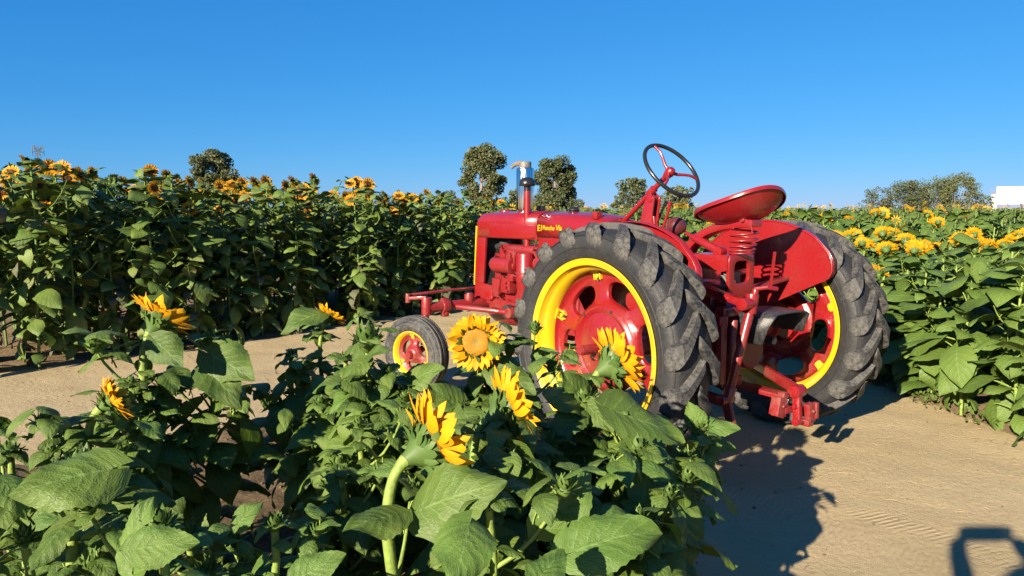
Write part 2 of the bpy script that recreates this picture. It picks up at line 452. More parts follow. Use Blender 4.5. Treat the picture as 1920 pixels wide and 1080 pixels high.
BED_FRONT = [(-4.2, 1.2), (-3.6, 3.5), (-1.75, 4.75), (-1.0, 4.5), (-.1, 3.9), (.45, 3.25), (.62, 2.2), (.55, .9), (-1.0, .6)]
BED_LEFT = [(-9.2, .2), (-4.35, 6.15), (-2.6, 8.15), (-.3, 11.1), (.1, 14), (-3, 16), (-12, 16), (-14, 3)]
BED_RIGHT = [(3.25, 2.0), (3.05, 4.4), (2.93, 5.8), (2.5, 7.6), (1.3, 10.5), (.9, 13), (6, 17), (14, 17), (10, 2.0)]
def bed(poly, lump, seed):
    def z(x, y):
        d = poly_dist(x, y, poly) + (fbm(x * 2.2, y * 2.2, 4, seed) - .5) * .55
        m = np.clip(d / .18, -1, 1)
        return ground_z(x, y) + .012 * m + np.clip(d / .35, 0, 1) * (lump * (fbm(x * 7, y * 7, 4, seed + 3) - .35) + .02) - .010
    return z
heightfield('soil_bed', np.arange(-4.4, 1.0, .03), np.arange(.4, 5.2, .03), bed(BED_FRONT, .075, 21), M['soil'], cull=ground_z)
heightfield('soil_bed', np.arange(-14, .6, .08), np.arange(.2, 16.2, .08), bed(BED_LEFT, .06, 31), M['soil_dry'], cull=ground_z)
heightfield('soil_bed', np.arange(.8, 14, .06), np.arange(1.8, 17, .06), bed(BED_RIGHT, .05, 41), M['soil_dry'], cull=ground_z)

def lumps(name, n, where, rr, mat, label, cat):
    V, F = [], []
    base = np.array([(1, 0, 0), (-1, 0, 0), (0, 1, 0), (0, -1, 0), (0, 0, 1), (0, 0, -1)], float)
    fc = np.array([(0, 2, 4), (2, 1, 4), (1, 3, 4), (3, 0, 4), (2, 0, 5), (1, 2, 5), (3, 1, 5), (0, 3, 5)])
    k = 0
    while k < n:
        x, y = where()
        r = rr[0] + (rr[1] - rr[0]) * rnd.random() ** 3
        b = base * r * npr.uniform(.6, 1.3, (6, 1)) * np.array([1, npr.uniform(.6, 1), npr.uniform(.5, .8)])
        a = rnd.random() * 6.28; c, s_ = math.cos(a), math.sin(a)
        b = b @ np.array([[c, s_, 0], [-s_, c, 0], [0, 0, 1]])
        z = float(ground_z(np.array([x]), np.array([y]))[0])
        V.append(b + [x, y, z + r * .3 + (.02 if cat == 'soil clods' else 0)]); F.append(fc + 6 * k); k += 1
    me = bpy.data.meshes.new(name); me.from_pydata(np.concatenate(V).tolist(), [], np.concatenate(F).tolist())
    me.materials.append(mat)
    return tag(link(name, me), label, cat, kind='stuff')

def in_bed(poly, x0, x1, y0, y1, margin=0.0):
    def w():
        while True:
            x, y = rnd.uniform(x0, x1), rnd.uniform(y0, y1)
            if poly_dist(np.array([x]), np.array([y]), poly)[0] > margin: return x, y
    return w
lumps('soil_clods', 1500, in_bed(BED_FRONT, -2.6, .8, 2.2, 4.8), (.006, .028), M['soil'], 'crumbly brown soil clods among the foreground sunflowers', 'soil clods')
lumps('pebbles', 1500, lambda: (rnd.uniform(-4.5, 4), rnd.uniform(2.4, 9.5)), (.0025, .011), M['soil_dry'], 'small pebbles and crumbs scattered over the sandy path', 'pebbles')
def straw():
    mb = MB()
    for _ in range(420):
        if rnd.random() < .55: x, y = 3.0 + rnd.gauss(0, .28), rnd.uniform(3.4, 6.5)
        elif rnd.random() < .5:
            t = rnd.random(); x, y = -4.6 + 1.9 * t + rnd.gauss(.15, .2), 6.25 + 2.2 * t + rnd.gauss(-.15, .2)
        else: x, y = rnd.uniform(1.0, 3.2), rnd.uniform(2.6, 5)
        a = rnd.random() * 6.28; L = rnd.uniform(.015, .06); z = float(ground_z(np.array([x]), np.array([y]))[0]) + .005
        d = Vector((math.cos(a), math.sin(a), rnd.uniform(-.1, .2)))
        p = Vector((x, y, z)); mb.tube([p, p + d * L * .5 + Vector((0, 0, .004)), p + d * L], [.0012, .0016, .0006], 3, False)
    o = mb.build('straw_litter', simple('straw', (.24, .17, .09), .9, 0, .4, 40, .1), fixn=False)
    tag(o, 'dry straw bits and twigs littered along the path edges', 'straw', kind='stuff')
straw()

# ------------------------------------------------------------------ tractor (local frame: x forward, y left, z up)
TX, TY, TYAW = 1.1599, 4.3985, R(36.15)
tractor = empty('tractor', (TX, TY, 0), math.pi / 2 + TYAW)
tag(tractor, 'old red farm tractor with yellow wheel rims parked on the sandy path', 'tractor')
TR = tractor
RED, RW, YEL, BLK = M['red'], M['red2'], M['yellow'], M['black']
TREAD, RWH = .811, .678

def holed_disc(mb, holes, r0, r1, hr, ha, hb, prof, y_thick=.014, start=0.0, power=2.8, n_side=10):
    """annulus r0..r1 with rounded openings; prof(r) gives the height along y; sector mapped around each opening"""
    half = math.pi / holes
    for k in range(holes):
        a0 = start + k * 2 * half
        per = []
        for i in range(n_side): per.append((-1 + 2 * i / n_side, -1))
        for i in range(n_side): per.append((1, -1 + 2 * i / n_side))
        for i in range(n_side): per.append((1 - 2 * i / n_side, 1))
        for i in range(n_side): per.append((-1, 1 - 2 * i / n_side))
        N = len(per); rings = [[], [], [], []]
        for (u, v) in per:
            ph = math.atan2(v, u); c, s_ = math.cos(ph), math.sin(ph)
            q = (abs(c) ** power + abs(s_) ** power) ** (-1 / power)
            ox, orr = u * half, (r0 + r1) / 2 + v * (r1 - r0) / 2
            def P(k2, dy, g=1.0):
                hx, hrr = c * q * ha * g, hr + s_ * q * hb * g
                x = ox * (1 - k2) + hx * k2; r = orr * (1 - k2) + hrr * k2
                a = a0 + x
                return (r * math.cos(a), prof(r) + dy, r * math.sin(a))
            rings[0].append(P(0, 0)); rings[1].append(P(.8, 0)); rings[2].append(P(1, -.006)); rings[3].append(P(1, -y_thick - .012, .96))
        vs = [p for r in rings for p in r]; fs = []
        for j in range(3):
            for i in range(N): fs.append((j * N + i, j * N + (i + 1) % N, (j + 1) * N + (i + 1) % N, (j + 1) * N + i))
        mb.add(vs, fs)

# --- rear wheel pieces
def lug_mesh(side):
    top = [(.676, -.012), (.678, .02), (.678, .06), (.676, .10), (.668, .130), (.653, .1435), (.628, .1475), (.600, .1490), (.576, .1492), (.558, .1465)]
    bot = [(.630, -.012), (.630, .02), (.630, .06), (.628, .10), (.615, .112), (.598, .120), (.585, .126), (.570, .130), (.556, .132), (.548, .134)]
    hw = [.028, .033, .038, .044, .054, .064, .069, .066, .052, .022]
    so = [-.01, .03, .08, .13, .160, .172, .180, .186, .190, .192]
    mb = MB(); V = []
    for (rt, yt), (rb, yb), w, o in zip(top, bot, hw, so):
        for kk, (dw, f) in enumerate(((-1.15, 0), (-1.0, .86), (-.9, 1), (.88, 1), (.98, .86), (1.12, 0))):
            r = rb + (rt - rb) * f; y = yb + (yt - yb) * f
            th = (o + w * dw) / .69
            V.append((r * math.cos(th), side * y, r * math.sin(th)))
    k = 6; fs = []
    for i in range(len(top) - 1):
        for j in range(k - 1): fs.append((i * k + j, i * k + j + 1, (i + 1) * k + j + 1, (i + 1) * k + j))
    fs.append(tuple(range(k))); e = (len(top) - 1) * k; fs.append(tuple(range(e, e + k)))
    mb.add(V, fs)
    return mb.mesh('tread_lug', M['lug'], smooth=32)
LUG = {1: lug_mesh(1), -1: lug_mesh(-1)}
tp = [(.470, .098), (.487, .118), (.505, .128), (.53, .138), (.565, .1425), (.595, .139), (.62, .125), (.634, .10), (.641, .05), (.643, 0)]
tp = tp + [(r, -y) for r, y in tp[-2::-1]]
TYRE = MB().lathe(tp, n=72); TYRE.lathe([(.468, .096), (.470, .0), (.468, -.096)], n=72)
for k_, y_ in ((.545, .1395), (.612, .1345)): TYRE.lathe([(k_ - .006, y_ - .003), (k_, y_ + .0035), (k_ + .006, y_ - .003)], n=72); TYRE.lathe([(k_ - .006, -y_ + .003), (k_, -y_ - .0035), (k_ + .006, -y_ + .003)], n=72)
TYRE = TYRE.mesh('tyre', M['rubber'], smooth=40)
rp = [(.452, .117), (.474, .124), (.484, .130), (.488, .124), (.484, .114), (.470, .108), (.462, .085), (.455, .075), (.448, .062), (.432, .052), (.428, .0), (.432, -.052), (.448, -.062), (.455, -.075), (.462, -.085), (.470, -.108), (.484, -.114), (.488, -.124), (.484, -.130), (.474, -.124), (.452, -.117),
      (.446, -.085), (.436, -.072), (.422, -.060), (.418, 0), (.422, .060), (.436, .072), (.446, .085)]
RIM = MB().lathe(rp, n=96, closed=True).mesh('rear_wheel', YEL, smooth=50)
def dprof(r):
    pts = [(.06, .06), (.10, .055), (.16, .040), (.190, .034), (.205, .046), (.218, .046), (.232, .030), (.25, .012), (.30, .004), (.37, .000), (.395, .004), (.408, .016), (.416, .03)]
    return float(np.interp(r, [p[0] for p in pts], [p[1] for p in pts]))
def disc_mesh():
    mb = MB()
    holed_disc(mb, 6, .235, .385, .308, .350, .058, dprof, start=R(-10))
    for r0, r1, n in ((.385, .416, 4), (.055, .235, 16)):
        rr = np.linspace(r0, r1, n)
        mb.lathe([(r, dprof(r)) for r in rr], n=72)
    mb.lathe([(.416, .03), (.420, .0), (.420, -.02)], n=72)
    mb.lathe([(.13, -.03), (.13, .03), (.06, .03)], n=48)
    return mb.mesh('wheel_disc', RED, smooth=40)
DISC = disc_mesh()
HUB = MB().lathe([(.0, .085), (.055, .085), (.064, .078), (.068, .06), (.10, .055)], n=32).mesh('hub', RED)
AXST = MB().cyl((0, .06, 0), (0, .205, 0), .027, n=18).cyl((0, .205, 0), (0, .212, 0), .022, n=18).mesh('axle_shaft', RW, bevel=.002)
def bracket():
    mb = MB().prism([(-.030, 0), (.030, 0), (.016, .052), (-.016, .052)], -.014, .014, 'xy')
    mb2 = MB()
    # a folded lug with a bolt hole, sits on the inner surface of the rim and holds the disc
    mb2.prism([(-.032, .0), (.032, .0), (.018, .060), (-.018, .060)], .0, .010, 'xy')
    mb2.box((0, .008, .02), (.066, .012, .045)); mb2.box((-.022, .03, .014), (.008, .05, .022)); mb2.box((.022, .03, .014), (.008, .05, .022))
    mb2.cyl((0, .034, .010), (0, .034, .026), .013, n=6)
    return mb2.mesh('rim_bracket', YEL, bevel=.002)
BRK = bracket()
BOLT = MB().cyl((0, 0, 0), (0, .014, 0), .011, n=6).mesh('bolt', M['dark'])
for side in (1, -1):
    w = link('rear_wheel', RIM, TR, (0, side * TREAD, RWH), (0, 0, 0 if side > 0 else math.pi))
    def wl_(name, me, mat):
        o = link(name, me, w); o.matrix_local = mat; return o
    flip = Matrix.Identity(4) if side > 0 else Matrix.Rotation(math.pi, 4, 'Z')
    wl_('tyre', TYRE, flip)
    dd = wl_('wheel_disc', DISC, Matrix.Translation((0, -.018, 0)))
    wl_('hub', HUB, Matrix.Translation((0, -.018, 0)))
    if side > 0: wl_('axle_shaft', AXST, Matrix.Translation((0, -.03, 0)))
    for k in range(6):
        a = R(20 + 60 * k)
        # bracket: local y points inwards to the hub, local z along the axle
        rad = Vector((math.cos(a), 0, math.sin(a))); yy = -rad; zz = Vector((0, 1, 0)); xx = yy.cross(zz)
        m = Matrix((xx, yy, zz)).transposed().to_4x4(); m.translation = rad * .424 + Vector((0, -.02, 0))
        wl_('rim_bracket', BRK, m)
        m2 = Matrix.Translation(rad * .372 + Vector((0, -.019, 0))); wl_('bolt', BOLT, m2)
    for k in range(6):
        a = R(-10 + 60 * k); wl_('bolt', BOLT, Matrix.Translation((math.cos(a) * .212, .021, math.sin(a) * .212)) @ Matrix.Scale(.75, 4))
    for k in range(18):
        for sd in (1, -1):
            a = 2 * math.pi * (k + (.5 if sd < 0 else 0)) / 18
            wl_('tread_lug', LUG[sd], flip @ Matrix.Rotation(-a, 4, 'Y'))

# --- front wheels
FX, FR, STEER = 2.15, .300, R(19)
fp = [(0.172, .052), (0.190, .068), (0.218, .080), (0.265, .076), (0.284, .066), (0.293, .056), (0.297, .050), (0.308, .046), (0.309, .032), (0.298, .028), (0.298, .018), (0.310, .014), (0.310, -.014)]
fp = fp[:-1] + [(r, -y) for r, y in fp[::-1][1:]]
FT = MB().lathe(fp, n=56); FT.lathe([(.172, .05), (.174, 0), (.172, -.05)], n=56)
for k_, y_ in ((.212, .0735), (.262, .0785)): FT.lathe([(k_ - .004, y_ - .002), (k_, y_ + .003), (k_ + .004, y_ - .002)], n=56)
FT = FT.mesh('tyre', rubbermat('rubber_front', .75), smooth=30)
FRIM = MB().lathe([(0.170, .068), (0.180, .073), (0.184, .068), (0.178, .060), (0.171, .045), (0.161, .035), (0.159, 0), (0.161, -.035), (0.171, -.045), (0.178, -.06), (0.184, -.068), (0.180, -.073), (0.170, -.068), (0.163, -.05), (0.152, -.04), (0.151, 0), (0.152, .04), (0.163, .05)], n=56, closed=True).mesh('front_wheel', YEL, smooth=50)
def fprof(r): return float(np.interp(r, [.03, .05, .075, .10, .15, .172], [.055, .052, .03, .018, .010, .022]))
fd = MB(); holed_disc(fd, 3, .068, .150, .112, .66, .030, fprof, start=R(30), n_side=10)
fd.lathe([(r, fprof(r)) for r in np.linspace(.15, .172, 4)], n=60); fd.lathe([(r, fprof(r)) for r in np.linspace(.03, .068, 6)], n=60)
fd.lathe([(.0, .085), (.026, .085), (.032, .078), (.034, .05)], n=24)
FD = fd.mesh('wheel_disc', RW, smooth=40)
for side in (1, -1):
    w = link('front_wheel', FRIM, TR, (FX, side * .80, FR), (0, 0, STEER + (0 if side > 0 else math.pi)))
    o_ = link('tyre', FT, w); o_.scale = (.97, 1, .97); o_ = link('wheel_disc', FD, w, (0, .012, 0)); o_.scale = (.87, 1, .87)
    for k in range(3):
        a = R(90 + 120 * k); rad = Vector((math.cos(a), 0, math.sin(a))); yy = -rad; zz = Vector((0, 1, 0)); xx = yy.cross(zz)
        m = Matrix((xx, yy, zz)).transposed().to_4x4() @ Matrix.Scale(.62, 4); m.translation = rad * .156 + Vector((0, .022, 0))
        link('rim_bracket', BRK, w, mat=m)

# --- front axle and steering gear
ax = MB().cyl((FX, -.70, .655), (FX, .70, .655), .040, n=20)
ax.tube([(FX, .705, .655), (FX, .700, .655)], [.028, .028], 16)
ax.build('front_axle', RW, TR, bevel=.004)
for s in (1, -1):
    k = MB().cyl((FX, s * .70, .715), (FX + .0, s * .73, .36), .030, .026, n=16).cyl((FX, s * .735, .335), (FX, s * .80, FR), .026, n=14).cyl((FX, s * .70, .60), (FX, s * .70, .735), .042, n=18)
    k.build('steering_knuckle', RW, TR, bevel=.003)
    c = MB().cyl((FX, s * .505, .655), (FX, s * .565, .655), .058, n=20).box((FX + .0, s * .535, .60), (.05, .05, .06)).cyl((FX - .05, s * .535, .60), (FX + .05, s * .535, .60), .014, n=10).box((FX, s * .535, .705), (.045, .05, .03))
    c.build('axle_clamp', RW, TR, bevel=.004)
    t = MB().bar((FX, s * .70, .735), (FX + .12, s * .80, .725), .035, .022).cyl((FX + .12, s * .80, .690), (FX + .12, s * .80, .760), .022, n=12).tube([(FX + .12, s * .80, .748), (FX + .14, s * .42, .762), (FX + .14, s * .15, .765)], .012, 10)
    t.build('tie_rod', RW, TR, bevel=.002)
    r_ = MB().tube([(FX - .03, s * .44, .645), (FX - .36, s * .25, .628)], .022, 12).tube([(FX - .36, s * .25, .628), (FX - .50, s * .19, .62)], .022, 12).cyl((FX - .47, s * .25, .625), (FX - .47, s * .14, .625), .042, n=18)
    r_.build('radius_rod', RW, TR, bevel=.003)
MB().cyl((FX, .30, .655), (FX, .30, .735), .040, n=18).cyl((FX, .30, .735), (FX, .30, .745), .030, n=18).build('axle_pivot', RW, TR, bevel=.004)
bol = MB().tube([(FX + .06, 0, .60), (FX - .05, 0, .60), (FX - .25, 0, .60), (FX - .42, 0, .60)], [.09, .125, .125, .10], 24).box((FX - .1, 0, .69), (.34, .30, .07))
bol.build('front_bolster', RW, TR, bevel=.008)
MB().cyl((1.72, .19, .63), (1.72, .24, .63), .055, n=20).build('belt_pulley', M['dark'], TR, bevel=.003)

# --- hood and tank
def section(zt, zb, hw, rc, crown=.012, n=6):
    pts = [(-hw, zb), (-hw, zt - rc)]
    for i in range(1, n + 1):
        a = math.pi - i * (math.pi / 2) / n; pts.append((-hw + rc + rc * math.cos(a), zt - rc + rc * math.sin(a)))
    pts += [(-hw * .3, zt + crown * .8), (0, zt + crown)]
    return pts + [(-y, z) for y, z in pts[-2::-1]]
def shell(stations, name, mat, parent, thick=.006, smooth=40):
    mb = MB(); P = []; nu = None
    for x, zt, zb, hw, rc in stations:
        s_ = section(zt, zb, hw, rc); nu = len(s_); P += [(x, y, z) for y, z in s_]
    mb.grid(P, nu, len(stations))
    o = mb.build(name, mat, parent, smooth=smooth)
    m = o.modifiers.new('thick', 'SOLIDIFY'); m.thickness = thick; m.offset = -1
    return o
hood = shell([(2.205, 1.345, 1.20, .175, .06), (2.200, 1.37, 1.20, .184, .065), (2.17, 1.392, 1.20, .189, .07), (2.10, 1.398, 1.20, .190, .07), (1.75, 1.400, 1.20, .190, .07), (1.395, 1.402, 1.20, .190, .07)], 'hood', RED, TR)
MB().grid([(2.203, -.175 + .35 * i / 8, 1.20 + .145 * j / 4) for j in range(5) for i in range(9)], 9, 5).build('nose_panel', RED, TR)
tank = shell([(1.39, 1.398, 1.225, .193, .075), (1.2, 1.398, 1.225, .193, .08), (.95, 1.390, 1.225, .190, .085), (.76, 1.372, 1.225, .182, .09), (.70, 1.355, 1.235, .17, .09), (.685, 1.32, 1.25, .15, .07)], 'fuel_tank', RED, TR)
MB().box((.688, 0, 1.285), (.012, .29, .09)).build('tank_end', RED, hood)
# pressed panels on the hood sides, the strip under the tank, door of the side
for s in (1, -1):
    MB().prism([(2.03, 1.205), (1.47, 1.205), (1.40, 1.225), (1.40, 1.305), (2.00, 1.318)], s * .188, s * .1965).build('side_panel', RED, hood, bevel=.003)
    MB().prism([(1.395, 1.10), (.72, 1.10), (.70, 1.218), (1.395, 1.218)], s * .150, s * .178).build('lower_panel', RED, hood, bevel=.003)
    MB().prism([(1.415, 1.195), (1.385, 1.195), (1.385, 1.235), (1.415, 1.235)], s * .186, s * .197).build('hood_latch', RED, hood, bevel=.002)
# radiator shell with grille
rs = MB()
for s in (1, -1):
    rs.prism([(2.068, 1.198), (2.198, 1.198), (2.235, .82), (2.105, .82)], s * .170, s * .191)
    rs.prism([(2.105, .82), (2.24, .82), (2.243, .700), (2.02, .685), (1.98, .70), (1.96, .81)], s * .165, s * .188)
rs.build('radiator_shell', RED, TR, bevel=.004)
gm = MB()
for i in range(13): gm.bar((2.206, -.15 + .025 * i, 1.19), (2.232, -.15 + .025 * i, .83), .008, .014, up=(1, 0, 0))
gm.build('grille_bars', RED, TR)
MB().box((2.15, 0, 1.01), (.07, .33, .40)).build('radiator', M['dark'], TR)
for s in (1, -1): MB().bar((2.203, s * .186, 1.29), (2.240, s * .186, .80), .016, .012, up=(1, 0, 0)).build('grille_trim', YEL, TR, bevel=.002)
MB().box((2.24, 0, .69), (.10, .44, .018)).build('bumper_plate', RW, TR, bevel=.003)

# lettering on the tank
def lettering(txt, loc, size, parent, sp=.95):
    cu = bpy.data.curves.new('lettering', 'FONT'); cu.body = txt; cu.size = size; cu.shear = .12; cu.offset = .0003; cu.extrude = .0012
    cu.space_character = sp
    ob = bpy.data.objects.new('tmp', cu); COL.objects.link(ob)
    dg = bpy.context.evaluated_depsgraph_get(); me = bpy.data.meshes.new_from_object(ob.evaluated_get(dg))
    bpy.data.objects.remove(ob); me.materials.clear(); me.materials.append(YEL)
    m = Matrix(((-1, 0, 0), (0, 0, 1), (0, 1, 0))).transposed().to_4x4(); m.translation = Vector(loc)
    return link('lettering', me, parent, mat=m)
lettering('El', (1.386, .1945, 1.268), .064, tank, 1.25)
lettering('Poncho', (1.322, .1945, 1.276), .047, tank)
lettering('Via', (1.172, .1945, 1.276), .056, tank)

# --- stacks and caps on the hood
mf = MB().lathe([(.0, 1.405), (.05, 1.405), (.052, 1.415), (.068, 1.425), (.070, 1.44), (.070, 1.735), (.066, 1.75), (.045, 1.757), (.0, 1.757)], (1.79, 0, 0), (0, 0, 1), 40).build('exhaust_muffler', M['chrome'], TR, smooth=30)
MB().lathe([(.034, 1.38), (.034, 1.42), (.045, 1.42), (.045, 1.395)], (1.79, 0, 0), (0, 0, 1), 24).build('clamp', M['grey'], mf)
cl = MB().lathe([(.0, 1.80), (.045, 1.80), (.050, 1.792), (.048, 1.755), (.05, 1.752)], (1.79, 0, 0), (0, 0, 1), 24)
cl.build('rain_collar', M['grey'], mf)
fl = MB(); fl.tube(bez((1.80, .02, 1.785), (1.86, .04, 1.80), (1.895, .06, 1.752), 7), [.02, .022, .021, .018, .017, .016, .011], 10); fl.build('rain_flap', simple('faded_cloth', (.13, .10, .085), .9, 0, .2, 30, .3), mf)
ip = MB().cyl((1.545, .165, 1.09), (1.545, .165, 1.585), .0255, n=20).build('intake_pipe', RED, TR)
MB().lathe([(.027, 1.565), (.027, 1.60), (.055, 1.600), (.062, 1.606), (.062, 1.622), (.056, 1.642), (.040, 1.658), (.018, 1.665), (.0, 1.666)], (1.545, .165, 0), (0, 0, 1), 28).build('intake_cap', BLK, ip, smooth=50)
ac = MB().lathe([(.0, 1.105), (.03, 1.105), (.066, 1.098), (.070, 1.088), (.072, 1.08), (.072, .96), (.074, .955), (.074, .895), (.070, .885), (.068, .835), (.060, .822), (.0, .82)], (1.50, .215, 0), (0, 0, 1), 30).build('air_cleaner', RED, TR, smooth=40)
MB().lathe([(.0745, .958), (.078, .955), (.078, .945), (.0745, .942)], (1.50, .215, 0), (0, 0, 1), 30).build('band', RW, ac)
MB().tube([(1.44, .29, .995), (1.36, .30, .993)], .004, 8).build('wire', M['grey'], ac)
MB().lathe([(.0, 1.452), (.030, 1.452), (.036, 1.446), (.036, 1.418), (.022, 1.416), (.022, 1.40)], (1.60, -.01, 0), (0, 0, 1), 24).build('fuel_cap', BLK, tank)
MB().lathe([(.0, 1.445), (.025, 1.443), (.042, 1.428), (.042, 1.418), (.035, 1.41), (.045, 1.398)], (1.20, 0, 0), (0, 0, 1), 24).build('tank_cap', BLK, tank)
MB().lathe([(.0, 1.425), (.04, 1.423), (.052, 1.412), (.055, 1.395)], (2.05, 0, 0), (0, 0, 1), 24).build('radiator_cap', RED, hood)
MB().box((.80, .14, 1.385), (.05, .05, .05)).build('tank_bracket', RED, tank, bevel=.006)

# --- engine
eb = MB().box((1.60, 0, .86), (.86, .26, .42)).box((1.60, 0, 1.10), (.72, .20, .10)).box((1.60, 0, .66), (.80, .24, .10))
eng = eb.build('engine_block', RW, TR, bevel=.012)
h2 = MB()
for i in range(4): h2.box((1.36 + .17 * i, .135, 1.085), (.10, .05, .07))
h2.build('cylinder_head', RW, eng, bevel=.008)
MB().tube([(1.95, .13, .99), (1.90, .20, .99), (1.72, .20, .99), (1.70, .20, .99)], [.03, .062, .062, .055], 22).build('generator', RW, eng, smooth=40)
MB().cyl((1.705, .20, .99), (1.66, .20, .99), .066, n=24).cyl((1.66, .20, .99), (1.64, .20, .99), .030, n=14).box((1.70, .20, .905), (.07, .03, .07)).build('generator_end', RW, eng, bevel=.004)
MB().cyl((1.95, .17, .99), (1.975, .17, .99), .055, n=22).cyl((1.975, .05, .95), (1.955, .05, .95), .09, n=28).build('fan_pulley', M['dark'], eng, bevel=.003)
belt = MB().tube([(1.965, .05, 1.045), (1.965, .17, 1.048), (1.965, .228, .99), (1.965, .17, .932), (1.965, .05, .86), (1.965, -.045, .95)], .007, 6, closed=True); belt.build('fan_belt', M['hose'], eng)
fb = MB()
for i in range(4):
    a = R(45 + 90 * i); fb.bar((2.0, .0, 1.0), (2.01, math.cos(a) * .15, 1.0 + math.sin(a) * .15), .06, .004, up=(1, .4, 0))
fb.build('fan', M['dark'], eng)
MB().tube([(1.93, .05, 1.16), (1.99, .08, 1.15), (2.04, .07, 1.12), (2.10, .05, 1.12)], .026, 12).build('radiator_hose', M['hose'], eng)
MB().tube([(1.86, .12, .82), (1.96, .14, .80), (2.04, .10, .76), (2.1, .06, .75)], .024, 12).build('radiator_hose', M['hose'], eng)
MB().tube([(1.30, .10, 1.10), (1.45, .17, 1.12), (1.75, .175, 1.12), (1.84, .14, 1.10)], [.03, .034, .034, .03], 12).build('intake_manifold', RW, eng, smooth=50)
MB().box((1.70, .185, 1.06), (.10, .05, .10)).cyl((1.70, .215, 1.065), (1.70, .235, 1.065), .028, n=14).cyl((1.80, .17, 1.05), (1.80, .215, 1.05), .035, n=16).build('carburettor', RW, eng, bevel=.006)
MB().box((1.78, .17, .83), (.12, .07, .115)).cyl((1.755, .205, .855), (1.755, .225, .855), .010, n=8).cyl((1.755, .205, .82), (1.755, .225, .82), .010, n=8).cyl((1.735, .205, .795), (1.735, .225, .795), .010, n=8).build('magneto', RW, eng, bevel=.006)
MB().box((1.93, .165, .80), (.10, .055, .15)).build('battery_bracket', RW, eng, bevel=.006)
MB().cyl((1.34, .16, 1.02), (1.34, .24, 1.03), .045, n=18).box((1.36, .16, .95), (.12, .06, .10)).bar((1.42, .2, 1.13), (1.30, .2, .98), .03, .018).build('governor', RW, eng, bevel=.006)
for pts in ([(1.76, .23, 1.05), (1.85, .24, 1.08), (1.92, .21, 1.02), (1.90, .19, .93), (1.80, .2, .88)], [(1.62, .19, 1.12), (1.73, .23, 1.0), (1.66, .21, .92), (1.60, .19, .9)], [(1.9, .16, 1.15), (1.82, .20, 1.10), (1.72, .20, 1.13), (1.6, .19, 1.04), (1.56, .2, 1.03)], [(1.83, .21, .9), (1.84, .22, .82), (1.87, .21, .75), (1.86, .19, .72)], [(1.42, .20, 1.10), (1.40, .22, 1.13), (1.38, .22, 1.16), (1.41, .2, 1.18)]):
    q = []
    for i in range(len(pts) - 1):
        for t in (0, .5): q.append(Vector(pts[i]).lerp(Vector(pts[i + 1]), t))
    q.append(Vector(pts[-1])); MB().tube(q, .0055, 6).build('pipe', RW, eng)
bl = MB()
for x_, z_ in ((1.95, .72), (1.80, .70), (1.66, .70), (1.55, .71), (1.88, .93), (1.62, .86), (1.58, .96)): bl.cyl((x_, .13, z_), (x_, .165, z_), .012, n=6)
bl.build('bolts', RW, eng)
for s in (1, -1):
    MB().bar((2.06, s * .15, .672), (1.15, s * .15, .640), .03, .075).build('frame_rail', RW, TR, bevel=.004)

# --- transmission, rear axle, seat box
gb = MB().box((.75, 0, .80), (.95, .30, .38)).box((.10, 0, .74), (.60, .36, .50)).box((.55, 0, 1.05), (.40, .26, .14)).box((1.10, 0, .70), (.30, .34, .34))
gear = gb.build('gearbox', RW, TR, bevel=.02)
for s in (1, -1):
    MB().lathe([(.16, .17), (.155, .22), (.105, .34), (.085, .50), (.085, .60), (.115, .61), (.115, .64), (.05, .64), (.05, .78)], (0, 0, RWH), (0, s, 0), 30).build('axle_housing', RW, TR, smooth=40)
    fender_poly = [(.49, 1.02)] + [(.662 * math.cos(R(a)), .69 + .662 * math.sin(R(a))) for a in range(42, 126, 5)] + [(-.438, 1.165), (-.462, 1.125), (-.468, 1.085), (-.468, 1.050), (-.452, 1.015), (-.42, .99), (-.03, .80), (.20, .76), (.40, .82), (.48, .92)]
    f = MB().prism(fender_poly, s * .596, s * .602)
    F_ = f.build('fender', RED, TR)
    edge = fender_poly[:-4]
    lip = MB(); P = []
    for (x, z) in edge: 
        P += [(x, s * .600, z), (x * 1.012, s * .606, .69 + (z - .69) * 1.012), (x * 1.012, s * .640, .69 + (z - .69) * 1.010)]
    lip.grid(P, 3, len(edge)); L_ = lip.build('fender_lip', RED, F_)
    mo = L_.modifiers.new('thick', 'SOLIDIFY'); mo.thickness = .005
    MB().tube([(x, s * .598, z) for x, z in edge], .0075, 8).build('rolled_edge', RED, F_, smooth=60)
    MB().bar((.12, s * .16, .98), (.12, s * .60, 1.02), .06, .02).bar((-.2, s * .16, .95), (-.16, s * .60, .99), .06, .02).build('fender_bracket', RW, TR, bevel=.003)

# seat box: the upright plate with a rounded window below the seat
box = MB().prism([(.02, 1.165), (-.26, 1.165), (-.26, 1.075), (.02, 1.085)], .105, .125)
box.prism([(.02, 1.165), (-.26, 1.165), (-.26, 1.075), (.02, 1.085)], -.125, -.105)
box.box((-.12, 0, 1.157), (.29, .215, .014)).box((.0, 0, 1.08), (.03, .2, .15))
sb = box.build('seat_box', RED, TR, bevel=.003)
pl = MB()
N = 32; ou, inn = [], []
for i in range(N):
    a = 2 * math.pi * i / N; c, s_ = math.cos(a), math.sin(a)
    q = (abs(c) ** 8 + abs(s_) ** 8) ** (-1 / 8); ou.append((c * q * .115, 1.045 + s_ * q * .125))
    q = (abs(c) ** 4 + abs(s_) ** 4) ** (-1 / 4); inn.append((.0 + c * q * .068, 1.065 + s_ * q * .065))
vs = [(-.270, y, z) for y, z in ou] + [(-.270, y, z) for y, z in inn] + [(-.250, y, z) for y, z in inn] + [(-.250, y, z) for y, z in ou]
